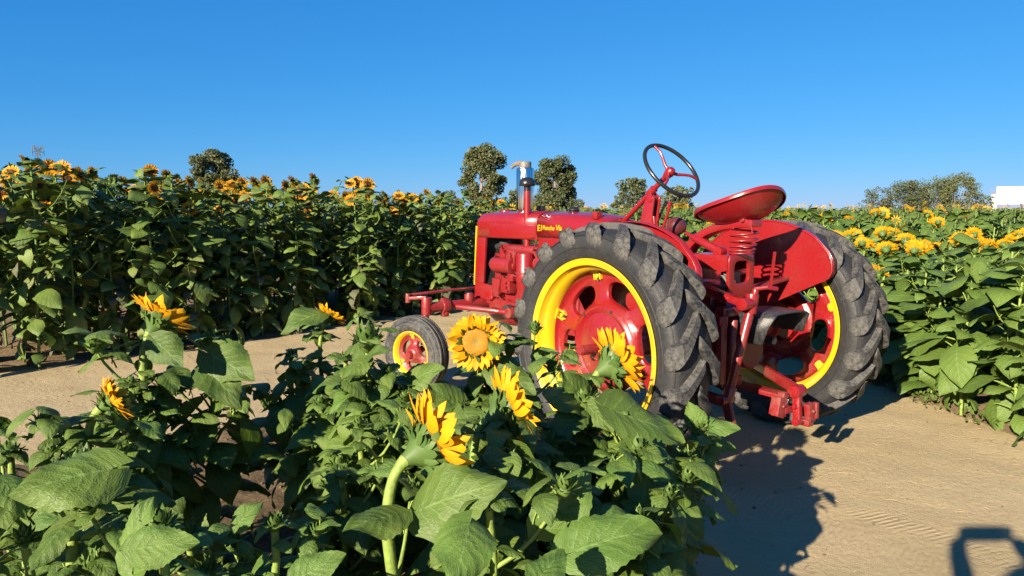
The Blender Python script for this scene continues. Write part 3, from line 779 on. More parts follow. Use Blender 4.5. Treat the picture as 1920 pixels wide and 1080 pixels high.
pl.add(vs, [(j * N + i, j * N + (i + 1) % N, ((j + 1) % 4) * N + (i + 1) % N, ((j + 1) % 4) * N + i) for j in range(4) for i in range(N)])
pl.build('window_plate', RED, sb, bevel=.002)
MB().box((-.17, -.03, 1.01), (.05, .12, .10)).cyl((-.2, .03, 1.02), (-.2, .06, 1.06), .012, n=8).build('valve_block', M['grey'], sb, bevel=.004)
MB().prism([(.06, .92), (-.26, .92), (-.32, .80), (-.32, .55), (.06, .50)], -.14, .14).build('differential_case', RW, TR, bevel=.02)

# seat on its arch, damper and coil spring
ar = MB(); A_ = bez((.13, 0, 1.15), (.02, 0, 1.345), (-.36, 0, 1.345), 12)
for i in range(11): pass
P = []
for i, p in enumerate(A_):
    d = (A_[min(i + 1, 11)] - A_[max(i - 1, 0)]).normalized(); up = Vector((0, 1, 0)).cross(d)
    th = .022 if i < 11 else .02
    P += [p + Vector((0, .045, 0)) + up * th, p + Vector((0, .045, 0)) - up * th, p + Vector((0, -.045, 0)) - up * th, p + Vector((0, -.045, 0)) + up * th]
fs = [(i * 4 + j, i * 4 + (j + 1) % 4, (i + 1) * 4 + (j + 1) % 4, (i + 1) * 4 + j) for i in range(11) for j in range(4)] + [(0, 1, 2, 3), (44, 45, 46, 47)]
ar.add(P, fs); ar.build('seat_arm', RED, TR, bevel=.003)
MB().box((-.20, 0, 1.358), (.22, .075, .028)).cyl((-.30, -.06, 1.365), (-.30, .06, 1.365), .016, n=10).bar((-.36, .055, 1.34), (-.375, .058, 1.29), .008, .008).build('seat_bracket', RW, TR, bevel=.004)
MB().cyl((.06, .03, 1.255), (-.14, .05, 1.185), .026, n=18).cyl((.13, .02, 1.28), (.06, .03, 1.255), .012, n=12).cyl((-.15, .075, 1.18), (-.15, .02, 1.18), .03, n=16).build('damper', RED, TR, bevel=.003)
sp = []
for i in range(15 * 6 + 1):
    t = i / 90; a = t * 2 * math.pi * 5.2; rr = .066 + .012 * t
    z = 1.172 + .145 * (t ** 1.5)
    sp.append((-.255 + rr * math.cos(a) - .02 * t, -.01 + rr * math.sin(a), z))
MB().tube(sp, .0062, 7).build('seat_spring', RW, TR, smooth=80)
def seat():
    mb = MB(); nu, nr = 48, 12; V = []
    def pos(a, q):
        rx, ry = .264, .222
        shape = 1 - .06 * math.cos(2 * a)
        x, y = math.cos(a) * rx * q * shape, math.sin(a) * ry * q
        z = .090 * (q ** 2.3) - .062 + (.05 * max(0, -math.cos(a)) ** 2 + .0 * abs(math.sin(a))) * q ** 3
        return x, y, z
    for j in range(nr + 1):
        for i in range(nu):
            V.append(pos(2 * math.pi * i / nu, max(.02, j / nr)))
    # rolled lip
    for k, (q, dz) in enumerate(((1.03, .004), (1.045, -.006), (1.035, -.018), (1.01, -.016))):
        for i in range(nu):
            x, y, z = pos(2 * math.pi * i / nu, 1.0); V.append((x * q, y * q, z + dz))
    fs = [(j * nu + i, j * nu + (i + 1) % nu, (j + 1) * nu + (i + 1) % nu, (j + 1) * nu + i) for j in range(nr + 4) for i in range(nu)] + [tuple(range(nu))]
    mb.add(V, fs)
    o = mb.build('seat', RED, TR, smooth=60)
    m = o.modifiers.new('thick', 'SOLIDIFY'); m.thickness = .004
    o.location = (-.243, 0, 1.408); o.rotation_euler = (R(7), R(15), 0)
    return o
seat()

# steering column, wheel, levers, lamp
hubp = Vector((.289, 0, 1.655)); lowp = Vector((.70, 0, 1.335)); cd = (hubp - lowp).normalized()
MB().cyl(lowp, hubp - cd * .01, .017, n=14).cyl(lowp + cd * .30, lowp + cd * .36, .026, n=14).build('steering_column', RED, TR, bevel=.002)
sw = empty('steering_wheel'); sw.parent = TR
sw.matrix_local = Matrix.Translation(hubp) @ rot_to(cd)
MB().tube([(.205 * math.cos(2 * math.pi * i / 56), .205 * math.sin(2 * math.pi * i / 56), .02) for i in range(56)], .0125, 12, closed=True).build('rim', BLK, sw, smooth=80)
MB().lathe([(.0, .032), (.02, .030), (.030, .018), (.032, -.005), (.026, -.03), (.018, -.05)], axis=(0, 0, 1), n=22).build('hub', RED, sw)
for k in range(3):
    a = R(100 + 120 * k); c, s_ = math.cos(a), math.sin(a)
    MB().tube([(c * r, s_ * r, z) for r, z in ((.02, .0), (.06, .004), (.10, .020), (.14, .030), (.18, .026), (.203, .020))], [.011, .010, .009, .009, .009, .010], 10).build('spoke', RED, sw, smooth=80)
ped = MB()
for s in (1, -1): ped.prism([(.62, 1.10), (.36, 1.10), (.40, 1.26), (.40, 1.40), (.385, 1.50), (.43, 1.53), (.47, 1.47), (.50, 1.36), (.60, 1.20)], s * .022, s * .034)
ped.cyl((.42, -.04, 1.49), (.42, .04, 1.49), .022, n=14).box((.50, 0, 1.12), (.30, .26, .04)).bar((.56, .0, 1.15), (.46, 0, 1.35), .05, .02)
ped.build('column_support', RED, TR, bevel=.003)
q = MB().prism([(.42, 1.12), (.26, 1.12), (.30, 1.24), (.38, 1.27)], .055, .07).prism([(.40, 1.12), (.22, 1.12), (.26, 1.22), (.36, 1.26)], -.07, -.055).prism([(.38, 1.12), (.20, 1.12), (.25, 1.20), (.34, 1.23)], .115, .13)
q.build('lever_quadrant', RED, TR, bevel=.003)
MB().tube([(.33, .085, 1.15), (.26, .085, 1.30), (.215, .085, 1.42), (.205, .085, 1.47)], [.010, .009, .009, .013], 10).build('gear_lever', RED, TR, smooth=60)
MB().tube([(.50, -.06, 1.15), (.44, -.06, 1.34), (.39, -.06, 1.44), (.365, -.06, 1.475)], [.009, .008, .008, .014], 10).build('throttle_lever', BLK, TR, smooth=60)
MB().tube([(.36, .10, 1.14), (.30, .10, 1.26), (.32, .10, 1.33)], [.012, .010, .010], 10).tube([(.44, .05, 1.15), (.36, .05, 1.33), (.37, .05, 1.38)], [.014, .012, .010], 10).build('brake_lever', RED, TR, smooth=60)
MB().lathe([(.0, .055), (.03, .053), (.05, .038), (.058, .01), (.058, -.025), (.062, -.03), (.055, -.04), (.0, -.045)], (.31, -.10, 1.315), (-1, .3, .1), 28).cyl((.31, -.10, 1.27), (.31, -.10, 1.12), .012, n=10).build('lamp', M['red_shaded'], TR, smooth=40)
MB().box((.21, .08, 1.185), (.09, .05, .03)).build('pedal', M['grey'], TR, bevel=.005)
MB().cyl((.12, .10, 1.17), (.12, -.02, 1.16), .018, n=12).cyl((.12, .10, 1.17), (.12, .10, 1.11), .022, n=12).build('pedal_shaft', RW, TR, bevel=.003)

# --- rear: lift linkage, shield, drawbar
MB().bar((-.05, .20, 1.00), (-.34, .23, .94), .05, .06, up=(0, 1, 0)).bar((-.30, .225, .955), (-.50, .262, .925), .04, .055, up=(0, 1, 0)).cyl((-.50, .22, .925), (-.50, .31, .925), .034, n=16).cyl((-.36, .21, .94), (-.36, .275, .94), .022, n=12).build('lift_arm', RED, TR, bevel=.005)
MB().cyl((-.50, .215, .975), (-.50, .225, .87), .036, .030, n=16).cyl((-.50, .225, .90), (-.46, .335, .44), .024, n=14).cyl((-.465, .325, .48), (-.455, .345, .40), .032, n=14).cyl((-.50, .195, .965), (-.50, .19, 1.00), .018, n=10).build('lift_rod', RED, TR, bevel=.003)
MB().tube([(-.50, .20, 1.00), (-.55, .16, 1.01), (-.57, .10, 1.0)], .012, 8).bar((-.555, .14, 1.01), (-.585, .155, 1.20), .012, .012).build('adjuster_handle', RED, TR)
MB().bar((-.02, .38, .44), (-.44, .36, .40), .03, .055).bar((-.44, .345, .44), (-.50, .345, .25), .028, .05).cyl((-.45, .30, .41), (-.45, .40, .41), .03, n=14).cyl((-.48, .32, .30), (-.48, .37, .30), .012, n=8).build('lower_link', RW, TR, bevel=.004)
vb = MB()
for y_ in (.13, .24): vb.box((-.335, y_, .66), (.05, .025, .44))
vb.box((-.33, .19, .86), (.06, .16, .05)).box((-.34, .19, .47), (.06, .18, .05)).cyl((-.38, .205, .82), (-.38, .24, .42), .022, n=12).box((-.37, .29, .64), (.03, .05, .34)).box((-.36, .29, .82), (.04, .07, .05))
vb.build('hitch_frame', RW, TR, bevel=.004)
MB().lathe([(.0, -.36), (.10, -.36), (.105, -.355), (.105, -.30), (.12, -.29)], (0, .0, .62), (1, 0, 0), 30).build('pto_housing', RW, TR, smooth=40)
# black shield over the shaft: top plate with two drooping cheeks
sh = MB(); P = []
prof = [(.155, .70), (.150, .79), (.140, .845), (.110, .868), (.04, .872), (-.06, .872), (-.16, .868), (-.195, .848), (-.210, .80), (-.215, .74)]
for x_ in (-.36, -.42, -.50, -.585):
    for y_, z_ in prof:
        zz_ = z_ + (.0 if x_ > -.5 else -.004)
        P.append((x_ - (.06 if False else 0) + (.0 if z_ > .8 else (.87 - z_) * .35), y_, zz_))
sh.grid(P, len(prof), 4); so = sh.build('shaft_shield', M['blackworn'], TR, smooth=40)
m_ = so.modifiers.new('thick', 'SOLIDIFY'); m_.thickness = .008
MB().cyl((-.30, 0, .70), (-.50, 0, .70), .022, n=14).cyl((-.36, 0, .70), (-.42, 0, .70), .04, n=16).build('drive_shaft', M['dark'], TR)
# right-hand lower link with the coupler block at its end
MB().bar((-.18, -.24, .50), (-.72, .10, .475), .024, .058).cyl((-.72, .07, .475), (-.72, .145, .475), .034, n=18).build('hitch_arm', RED, TR, bevel=.004)
cp = MB().bar((-.72, .11, .485), (-.750, .145, .325), .032, .040, up=(1, 0, 0)).cyl((-.715, .085, .475), (-.715, .150, .475), .030, n=18).cyl((-.752, .115, .325), (-.752, .175, .325), .021, n=14).cyl((-.735, .10, .40), (-.735, .165, .40), .012, n=8)
cp.build('coupler_arm', RED, TR, bevel=.004)
MB().box((-.69, .225, .405), (.055, .075, .095), Matrix.Rotation(R(14), 3, 'X')).box((-.70, .245, .375), (.04, .06, .04), Matrix.Rotation(R(20), 3, 'X')).cyl((-.715, .20, .462), (-.675, .20, .462), .020, n=14).box((-.705, .18, .385), (.035, .06, .035)).cyl((-.725, .225, .41), (-.655, .225, .41), .009, n=8).build('coupler_block', RW, TR, bevel=.006)
MB().box((-.78, .085, .37), (.035, .045, .10), Matrix.Rotation(R(-10), 3, 'X')).box((-.795, .055, .38), (.026, .022, .085)).box((-.775, .095, .318), (.045, .045, .035)).cyl((-.81, .085, .38), (-.75, .085, .38), .008, n=8).build('coupler_jaw', RW, TR, bevel=.006)
MB().bar((-.05, 0, .42), (-.62, 0, .40), .09, .028).cyl((-.60, 0, .38), (-.60, 0, .43), .02, n=10).build('drawbar', RW, TR, bevel=.004)

# ------------------------------------------------------------------ sunflower pieces (numpy meshes, all quads)
def leaf_np(L=1.0, W=.8, P=.35, seed=0, nu=8, nv=14, droop=55, start=18, pet_el=42, fold=.22, sag=.30, wave=.05, teeth=.035, pr=.014, pn=5, twist=0):
    """leaf along +X from the stem: petiole of length P, then a heart-shaped blade. returns V, F, UV, MI"""
    g = np.random.RandomState(seed)
    el = R(pet_el); V, F, UV, MI = [], [], [], []
    end = np.array([P * math.cos(el), 0, P * math.sin(el)])
    if P > 0:
        k = 4
        for i in range(k):
            t = i / (k - 1); p = end * t + np.array([0, 0, .10 * P * math.sin(math.pi * t)]); r = pr * (1 - .35 * t)
            for j in range(pn):
                a = 2 * math.pi * j / pn; V.append(p + np.array([-math.sin(el) * math.cos(a), math.sin(a), math.cos(el) * math.cos(a)]) * r); UV.append((.5, .0))
        for i in range(k - 1):
            for j in range(pn): F.append((i * pn + j, i * pn + (j + 1) % pn, (i + 1) * pn + (j + 1) % pn, (i + 1) * pn + j)); MI.append(0)
    o = len(V); ts = np.linspace(0, 1, nv + 1); ss = np.linspace(-1, 1, nu + 1)
    ang = R(start) - R(droop) * ts ** 1.2 + (g.rand() - .5) * .2
    step = L / nv; cx = np.concatenate([[0], np.cumsum(np.cos(ang[:-1]) * step)]); cz = np.concatenate([[0], np.cumsum(np.sin(ang[:-1]) * step)])
    ph = g.rand(4) * 6.28; lopside = 1 + (g.rand() - .5) * .2
    for j, t in enumerate(ts):
        f = math.sin(math.pi * min(1, max(0, t)) ** .58) ** .80 if 0 < t < 1 else 0.0
        f = max(f * (1 - .16 * t ** 2), .012)
        for i, s in enumerate(ss):
            h = W / 2 * f * (lopside if s > 0 else 2 - lopside)
            if abs(s) > .99 and 0 < j < nv: h *= 1 + teeth * (1 if j % 2 else -1)
            y = s * h; back = -.26 * L * abs(s) ** 1.5 * math.exp(-t / .11)
            n = fold * abs(s) * h - sag * s * s * h * (.6 + .8 * t) + wave * W * s * s * math.sin(7.5 * t + ph[0 if s > 0 else 1]) + .018 * W * math.sin(11 * t + ph[2]) * math.sin(4.2 * s + ph[3]) * min(1, 3 * t) + .006 * W * math.sin(19 * (t - .3 * abs(s)) + ph[2]) * min(1, abs(s) * 3) + twist * s * h * t
            a = ang[j]; x = cx[j] + math.cos(a) * back - math.sin(a) * n; z = cz[j] + math.sin(a) * back + math.cos(a) * n
            V.append(end + np.array([x, y * (1 - .1 * abs(s)), z])); UV.append(((s + 1) / 2, t))
    for j in range(nv):
        for i in range(nu): F.append((o + j * (nu + 1) + i, o + j * (nu + 1) + i + 1, o + (j + 1) * (nu + 1) + i + 1, o + (j + 1) * (nu + 1) + i)); MI.append(1)
    return np.array(V), np.array(F), np.array(UV), np.array(MI)

def xf(geo, m):
    V, F, UV, MI = geo; m = np.array(m)
    return V @ m[:3, :3].T + m[:3, 3], F, UV, MI
def join(geos):
    o = 0; Vs, Fs, Us, Ms = [], [], [], []
    for V, F, U, MI in geos: Vs.append(V); Fs.append(F + o); Us.append(U); Ms.append(MI); o += len(V)
    return np.concatenate(Vs), np.concatenate(Fs), np.concatenate(Us), np.concatenate(Ms)
def remat(geo, i): return geo[0], geo[1], geo[2], np.full(len(geo[1]), i)
def mesh_np(name, geo, mats):
    V, F, U, MI = geo; me = bpy.data.meshes.new(name)
    me.vertices.add(len(V)); me.vertices.foreach_set('co', V.astype(np.float32).ravel())
    me.loops.add(F.size); me.loops.foreach_set('vertex_index', F.astype(np.int32).ravel())
    me.polygons.add(len(F)); me.polygons.foreach_set('loop_start', np.arange(len(F), dtype=np.int32) * 4); me.polygons.foreach_set('loop_total', np.full(len(F), 4, dtype=np.int32))
    me.polygons.foreach_set('use_smooth', np.ones(len(F), dtype=bool))
    for m in mats: me.materials.append(m)
    me.polygons.foreach_set('material_index', MI.astype(np.int32))
    l = me.uv_layers.new(name='UVMap'); l.data.foreach_set('uv', U[F.ravel()].astype(np.float32).ravel())
    me.update(calc_edges=True)
    return me
def tube_np(pts, rad, n=6):
    mb = MB().tube(pts, rad, n, cap=False)
    return np.array(mb.v), np.array(mb.f), np.full((len(mb.v), 2), .5), np.zeros(len(mb.f), int)
def blade_np(L, W, n=4, curl=20, start=0, tip=.9, nu=2, channel=.15, seed=0, width_pow=.75):
    """petal or bract: along +X, face +Z"""
    V, U, F = [], [], []; x = z = 0.0; g = np.random.RandomState(seed); tw = (g.rand() - .5) * .5
    for j in range(n + 1):
        t = j / n; a = R(start + curl * t); w = W / 2 * max(.04, math.sin(math.pi * (.12 + .88 * t) ** tip) ** width_pow if t < 1 else .04)
        for i in range(nu + 1):
            s = -1 + 2 * i / nu
            V.append((x - math.sin(a) * channel * abs(s) * w, s * w, z + math.cos(a) * channel * abs(s) * w + tw * s * w * t)); U.append(((s + 1) / 2, t))
        x += math.cos(a) * L / n; z += math.sin(a) * L / n
    for j in range(n):
        for i in range(nu): F.append((j * (nu + 1) + i, j * (nu + 1) + i + 1, (j + 1) * (nu + 1) + i + 1, (j + 1) * (nu + 1) + i))
    return np.array(V), np.array(F), np.array(U), np.zeros(len(F), int)
def lathe_np(prof, n=20):
    V = [(r * math.cos(2 * math.pi * i / n), r * math.sin(2 * math.pi * i / n), z) for r, z in prof for i in range(n)]
    F = [(j * n + i, j * n + (i + 1) % n, (j + 1) * n + (i + 1) % n, (j + 1) * n + i) for j in range(len(prof) - 1) for i in range(n)]
    return np.array(V), np.array(F), np.full((len(V), 2), .5), np.zeros(len(F), int)
def T(x=0, y=0, z=0): return Matrix.Translation((x, y, z))
def Rz(a): return Matrix.Rotation(a, 4, 'Z')
def Ry(a): return Matrix.Rotation(a, 4, 'Y')
def Rx(a): return Matrix.Rotation(a, 4, 'X')
def S(k): return Matrix.Scale(k, 4)
GOLD = 2.39996

# hero leaves (unit length blade), mid leaves for the field rows
HERO = []
for i in range(18):
    g = np.random.RandomState(100 + i)
    HERO.append(leaf_np(1, .76 + .18 * g.rand(), .42 + .25 * g.rand(), i, 10, 20, 30 + 45 * g.rand(), -38 + 42 * g.rand(), 35 + 18 * g.rand(), .12 + .18 * g.rand(), .25 + .2 * g.rand(), .03 + .05 * g.rand(), .03, .028, 6, (g.rand() - .5) * .5))
HERO_M = [mesh_np('leaf', h, [M['stem'], M['leaf']]) for h in HERO]
HERO_Y = [mesh_np('leaf', h, [M['stem'], M['leafy']]) for h in HERO[:9]]
# blades without petiole, used where a leaf is laid from one point to another
BLADE = [leaf_np(1, w, .0, 300 + i, 10, 20, dr, dr * .5, 40, fo, sa, .085, .035, 0, 5, tw) for i, (w, dr, fo, sa, tw) in enumerate(((.86, 25, .18, .32, .1), (.78, 40, .30, .25, -.2), (.94, 18, .10, .34, .2), (.70, 50, .3, .3, .3)))]
BLADE_M = [mesh_np('leaf', h, [M['stem'], M['leaf']]) for h in BLADE]
BLADE_Y = [mesh_np('leaf', h, [M['stem'], M['leafy']]) for h in BLADE]
MID = [leaf_np(1, .78 + .16 * npr.rand(), .42 + .25 * npr.rand(), 40 + i, 4, 7, 30 + 45 * npr.rand(), -45 + 50 * npr.rand(), 42, .18, .3, .05, .03, .028, 3, (npr.rand() - .5) * .5) for i in range(8)]
MID_L = [mesh_np('leaf', h, [M['stem_dark'], M['leaf_bank']]) for h in MID]
MID_R = [mesh_np('leaf', h, [M['stem'], M['leaf_right']]) for h in MID]
MID_D = [mesh_np('leaf', leaf_np(1, .62, .4, 70 + i, 4, 7, 120, -25, 25, .5, .6, .12, .05, .025, 3, .4), [M['stem_dark'], M['leaf_dry']]) for i in range(2)]

# flower heads
def head_back(r=.055, nb=26, L=.055, W=.022, seed=0, lod=1):
    g = np.random.RandomState(seed)
    parts = [remat(lathe_np([(.012, -.060), (.018, -.045), (r * .62, -.030), (r * .92, -.012), (r, .0)], 18 if lod else 10), 0)]
    for k in range(nb):
        ring = k % 4; a = k * GOLD
        b = blade_np(L * (.7 + .6 * g.rand()), W * (.8 + .5 * g.rand()), 4 if lod else 2, -70 + 110 * g.rand(), (62, 42, 30, 18)[ring] + 24 * g.rand(), 1.0, 2, .25, k)
        parts.append(remat(xf(b, np.array(Rz(a) @ T(r * (.97, .84, .68, .5)[ring], 0, (-.004, -.014, -.024, -.032)[ring]) @ Rx((g.rand() - .5) * .9))), 0))
    return parts
def petals_np(n, r, L, W, cup, seed, lod=1):
    g = np.random.RandomState(seed); out = []
    for k in range(n):
        a = 2 * math.pi * k / n + (g.rand() - .5) * .12
        b = blade_np(L * (.82 + .3 * g.rand()), W * (.8 + .4 * g.rand()), 5 if lod else 3, (g.rand() - .55) * 45, cup * (.5 + g.rand()), .95, 2, .22, k + seed)
        out.append((np.array(Rz(a) @ T(r * .95, 0, .0 if k % 2 else .004) @ Rx((g.rand() - .5) * .5)), b))
    return out
def disc_np(r, dome, n=24): return lathe_np([(r, 0), (r * .98, dome * .45), (r * .85, dome * .85), (r * .62, dome), (r * .35, dome * .85), (r * .12, dome * .6), (.0005, dome * .55)], n)

PET = [mesh_np('petal', blade_np(1, w, 6, c, s0, .92, 2, .22, 9 * i), [M['petal']]) for i, (w, c, s0) in enumerate(((.42, -25, 12), (.46, 15, -8), (.38, 40, -10), (.44, -45, 25), (.40, 25, 20)))]
HEADB = mesh_np('flower_head', join(head_back(.050, 68, .044, .017, 3)), [M['bract']])
HEAD_DISC = {'gold': mesh_np('floret_disc', disc_np(.056, .016, 32), [M['disc']]), 'brown': mesh_np('floret_disc', disc_np(.05, .014, 24), [M['disc_b']])}
def field_head(seed, petal, disc):
    back = head_back(.045, 14, .042, .02, seed, 0)
    d = remat(disc_np(.043, .012, 12), 1)
    hb = mesh_np('flower_head', join(back + [d]), [M['bract'], disc])
    pe = mesh_np('petals', join([xf(b, m) for m, b in petals_np(26, .043, .058, .027, 16, seed, 0)]), [petal])
    return hb, pe
FH_L = [field_head(i, M['petal_o'], M['disc_b']) for i in range(3)]
FH_R = [field_head(5 + i, M['petal'], M['disc']) for i in range(2)]
def bud_np(r=.035, nb=30, L=.05, seed=0, lod=1):
    g = np.random.RandomState(seed); parts = [remat(lathe_np([(.008, -r * 1.2), (r * .7, -r * .7), (r, -r * .1), (r * .8, r * .45), (r * .35, r * .7), (.001, r * .75)], 14 if lod else 8), 0)]
    for k in range(nb):
        u = (k + .5) / nb; a = k * GOLD
        b = blade_np(L * (.7 + .6 * g.rand()), .016 + .008 * g.rand(), 3 if lod else 2, 20 + 60 * g.rand() - 50 * (1 - u), 25 + 55 * u, 1.0, 2, .25, k)
        parts.append(xf(b, np.array(Rz(a) @ T(r * (1 - .55 * u), 0, r * (-.35 + .8 * u)))))
    return join(parts)
BUD = [mesh_np('bud', bud_np(.030, 34, .048, i), [M['bract']]) for i in range(3)]
BUD_F = mesh_np('bud', bud_np(.026, 14, .045, 5, 0), [M['bract']])

def add_head(parent, p, n, scale=1.0, kind='gold', hero=True, seed=0, ncount=50, L=.062, cup=10):
    """plant > flower_head > floret_disc, petal (each its own)"""
    m = T(*p) @ rot_to(n, seed * 1.3) @ S(scale)
    h = link('flower_head', HEADB, parent, mat=m)
    link('floret_disc', HEAD_DISC[kind], h)
    g = np.random.RandomState(seed + 50)
    for k in range(ncount):
        a = 2 * math.pi * k / ncount + (g.rand() - .5) * .16; lay = k % 2
        q = Rz(a) @ T(.052, 0, .001 + .004 * lay) @ Ry(-R(cup + 16 * (g.rand() - .5) + 10 * lay)) @ Rx((g.rand() - .5) * .6) @ Matrix.Diagonal((L * (.85 + .3 * g.rand()), L * (.9 + .4 * g.rand()), L, 1))
        link('petal', PET[g.randint(len(PET))], h, mat=q)
    return h

def leaf_from(parent, base, tip, up, meshes, v, width=1.0, stem_from=None, org=Vector((0, 0, 0))):
    """a leaf blade laid from base to tip, face towards up"""
    base, tip, up = vec(base) - org, vec(tip) - org, vec(up)
    x = tip - base; L = x.length; x.normalize(); z = (up - x * up.dot(x)).normalized(); y = z.cross(x)
    m = Matrix((x * L, y * L * width, z * L)).transposed().to_4x4(); m.translation = base
    o = link('leaf', meshes[v], parent, mat=m)
    if stem_from is not None:
        s = vec(stem_from) - org
        me = mesh_np('petiole', tube_np(bez(s, (s + base) / 2 + Vector((0, 0, -.015)), base + x * L * .02, 7), [.006, .0055, .005, .0048, .0045, .004, .004], 6), [M['stem']])
        link('petiole', me, parent)
    return o

def zg(x, y): return float(ground_z(np.array([x]), np.array([y]))[0]) + .012

# ------------------------------------------------------------------ foreground sunflowers, each one built by itself
def hero(label, top, base_off=(0, 0), n=16, size=.17, head=None, lo=.15, hi=.9, seed=0, young=False, stem_r=.011, group=None, spread=1.0, top_cluster=True, az0=None, skip=(), branches=6):
    top = vec(top); bx, by = top.x + base_off[0], top.y + base_off[1]
    org = Vector((bx, by, zg(bx, by) - .01)); g = np.random.RandomState(seed)
    pl = empty('sunflower', org); tag(pl, label, 'sunflower', group)
    nrm = Vector((0, 0, 1))
    tl = top - org
    if head and head[0] == 'flower':
        nrm = Vector(head[1]).normalized(); sc = head[2]
        neck = tl - nrm * .055 * sc
        ctrl = neck - nrm * .055 - Vector((0, 0, .05))
        low = Vector((0, 0, 0)); knee = Vector((ctrl.x * .9, ctrl.y * .9, max(.1, neck.z - .17)))
        path = [low.lerp(knee, t) + Vector((.012 * math.sin(9 * t + seed), .012 * math.cos(7 * t), 0)) for t in (0, .25, .5, .75)] + bez(knee, Vector((knee.x, knee.y, neck.z - .005)).lerp(ctrl, .35), neck, 8)
    else:
        sc = 1; neck = tl
        path = [Vector((neck.x * t ** 1.3, neck.y * t ** 1.3, neck.z * t)) + Vector((.012 * math.sin(8 * t + seed), .012 * math.cos(6 * t), 0)) * (t * (1 - t) * 4) for t in [i / 9 for i in range(10)]]
    k = len(path); rad = [stem_r * (1.15 - .35 * i / (k - 1)) for i in range(k)]
    if head and head[0] == 'flower': rad[-1] *= 1.5; rad[-2] *= 1.15
    link('stem', mesh_np('stem', tube_np(path, rad, 10), [M['stem']]), pl)
    L_ = [0]
    for i in range(1, k): L_.append(L_[-1] + (path[i] - path[i - 1]).length)
    def onpath(f):
        d = f * L_[-1]
        for i in range(1, k):
            if L_[i] >= d: return path[i - 1].lerp(path[i], (d - L_[i - 1]) / max(1e-6, L_[i] - L_[i - 1]))
        return path[-1]
    a0 = g.rand() * 6.28 if az0 is None else R(az0)
    n = int(n * 1.9); size *= .88
    for i in range(n):
        if i in skip: continue
        u = i / max(1, n - 1); f = lo + (hi - lo) * u ** .9
        p = onpath(f); az = a0 + i * GOLD + (g.rand() - .5) * .5
        s = size * (.72 + .55 * math.sin(math.pi * min(1, (u * .9 + .12))) ) * (.82 + .36 * g.rand()) * (1 if u < .8 else .7)
        pit = R(-12 * (1 - u) + 30 * (g.rand() - .5) + 12 * u)
        me = (HERO_Y if (young or (u > .86 and g.rand() < .35)) else HERO_M)
        link('leaf', me[g.randint(len(me))], pl, mat=T(*p) @ Rz(az) @ Ry(-pit) @ Rx((g.rand() - .5) * .7) @ S(s * spread))
    if head and head[0] == 'flower':
        add_head(pl, tl, nrm, sc, head[3], seed=seed, cup=head[4] if len(head) > 4 else 10)
    elif head and head[0] == 'bud':
        link('bud', BUD[seed % 3], pl, mat=T(*tl) @ Rx((g.rand() - .5) * .5) @ S(head[1]))
    for b in range(branches):
        f = .30 + .55 * (b + .5 * g.rand()) / max(1, branches); p = onpath(f); az = a0 + b * GOLD * 1.7 + 1.0; bl = .10 + .12 * g.rand()
        d = Vector((math.cos(az) * .75, math.sin(az) * .75, .9)); q = p + d * bl
        link('branch', mesh_np('branch', tube_np(bez(p, p + Vector((d.x, d.y, .4)) * bl * .6, q, 5), [.006, .0055, .005, .0045, .004], 6), [M['stem']]), pl)
        for j in range(7):
            me = HERO_Y if g.rand() < .3 or young else HERO_M
            link('leaf', me[g.randint(len(me))], pl, mat=T(*p.lerp(q, .55 + .45 * j / 5)) @ Rz(az + j * GOLD) @ Ry(-R(-5 + 40 * g.rand())) @ Rx((g.rand() - .5) * .7) @ S(size * (.42 + .30 * g.rand())))
        link('bud', BUD[b % 3], pl, mat=T(*q) @ S(.38 + .25 * g.rand()))
    if top_cluster:
        for i in range(5):
            az = a0 + i * GOLD * 1.1; me = HERO_Y if young else HERO_M
            link('leaf', me[g.randint(len(me))], pl, mat=T(*(onpath(.93 if head and head[0] == 'flower' else .97))) @ Rz(az) @ Ry(-R(10 + 25 * g.rand())) @ Rx((g.rand() - .5) * .5) @ S(size * (.36 + .2 * g.rand())))
    return pl, org

HP = {}
HP['A'] = hero('bright sunflower turned away to the right on a thick pale stem, nearest the camera', at(806, 836, 1.72), (-.085, -.05), 9, .17, ('flower', (.80, .46, .36), 1.22, 'gold', 16), lo=.1, hi=.42, seed=1, branches=2, stem_r=.0145, top_cluster=False)
HP['B'] = hero('golden sunflower facing the camera squarely, between front and rear wheel', at(893, 641, 2.72), (-.02, .05), 16, .17, ('flower', (-.10, -.97, .12), 1.0, 'gold', 8), seed=2, hi=.84, stem_r=.011)
HP['C'] = hero('sunflower seen edge-on facing right, just right of and below the camera-facing bloom', at(950, 770, 2.05), (-.03, .05), 15, .165, ('flower', (.86, .36, .32), 1.15, 'gold', 14), seed=3, hi=.84, stem_r=.012)
HP['D'] = hero('sunflower facing right with curled green bracts in front of the big rear wheel hub', at(1150, 682, 2.42), (-.04, .06), 14, .165, ('flower', (.84, .36, .40), 1.15, 'gold', 12), seed=4, hi=.80, stem_r=.011)
HP['E'] = hero('tall sunflower tipped up and away at the left, above the sandy path', at(300, 598, 2.62), (-.06, .02), 16, .175, ('flower', (.42, .46, .78), 1.1, 'gold', 14), seed=5, hi=.86, stem_r=.0145)
HP['F'] = hero('small sunflower tipped upward left of the front wheel', at(618, 594, 3.35), (-.02, .03), 15, .16, ('flower', (.46, .42, .78), .72, 'gold', 12), seed=6, hi=.86, stem_r=.010)
HP['G'] = hero('half hidden orange sunflower under its own leaves at the left edge of the bed', at(212, 752, 2.10), (-.05, .03), 13, .17, ('flower', (.75, .35, .5), .7, 'gold', 20), seed=17, hi=.84, stem_r=.0135)
HP['H'] = hero('unopened sunflower bud with spiky bracts beside the front wheel', at(688, 640, 2.55), (-.01, .04), 17, .17, ('bud', 1.15), seed=8, hi=.9)
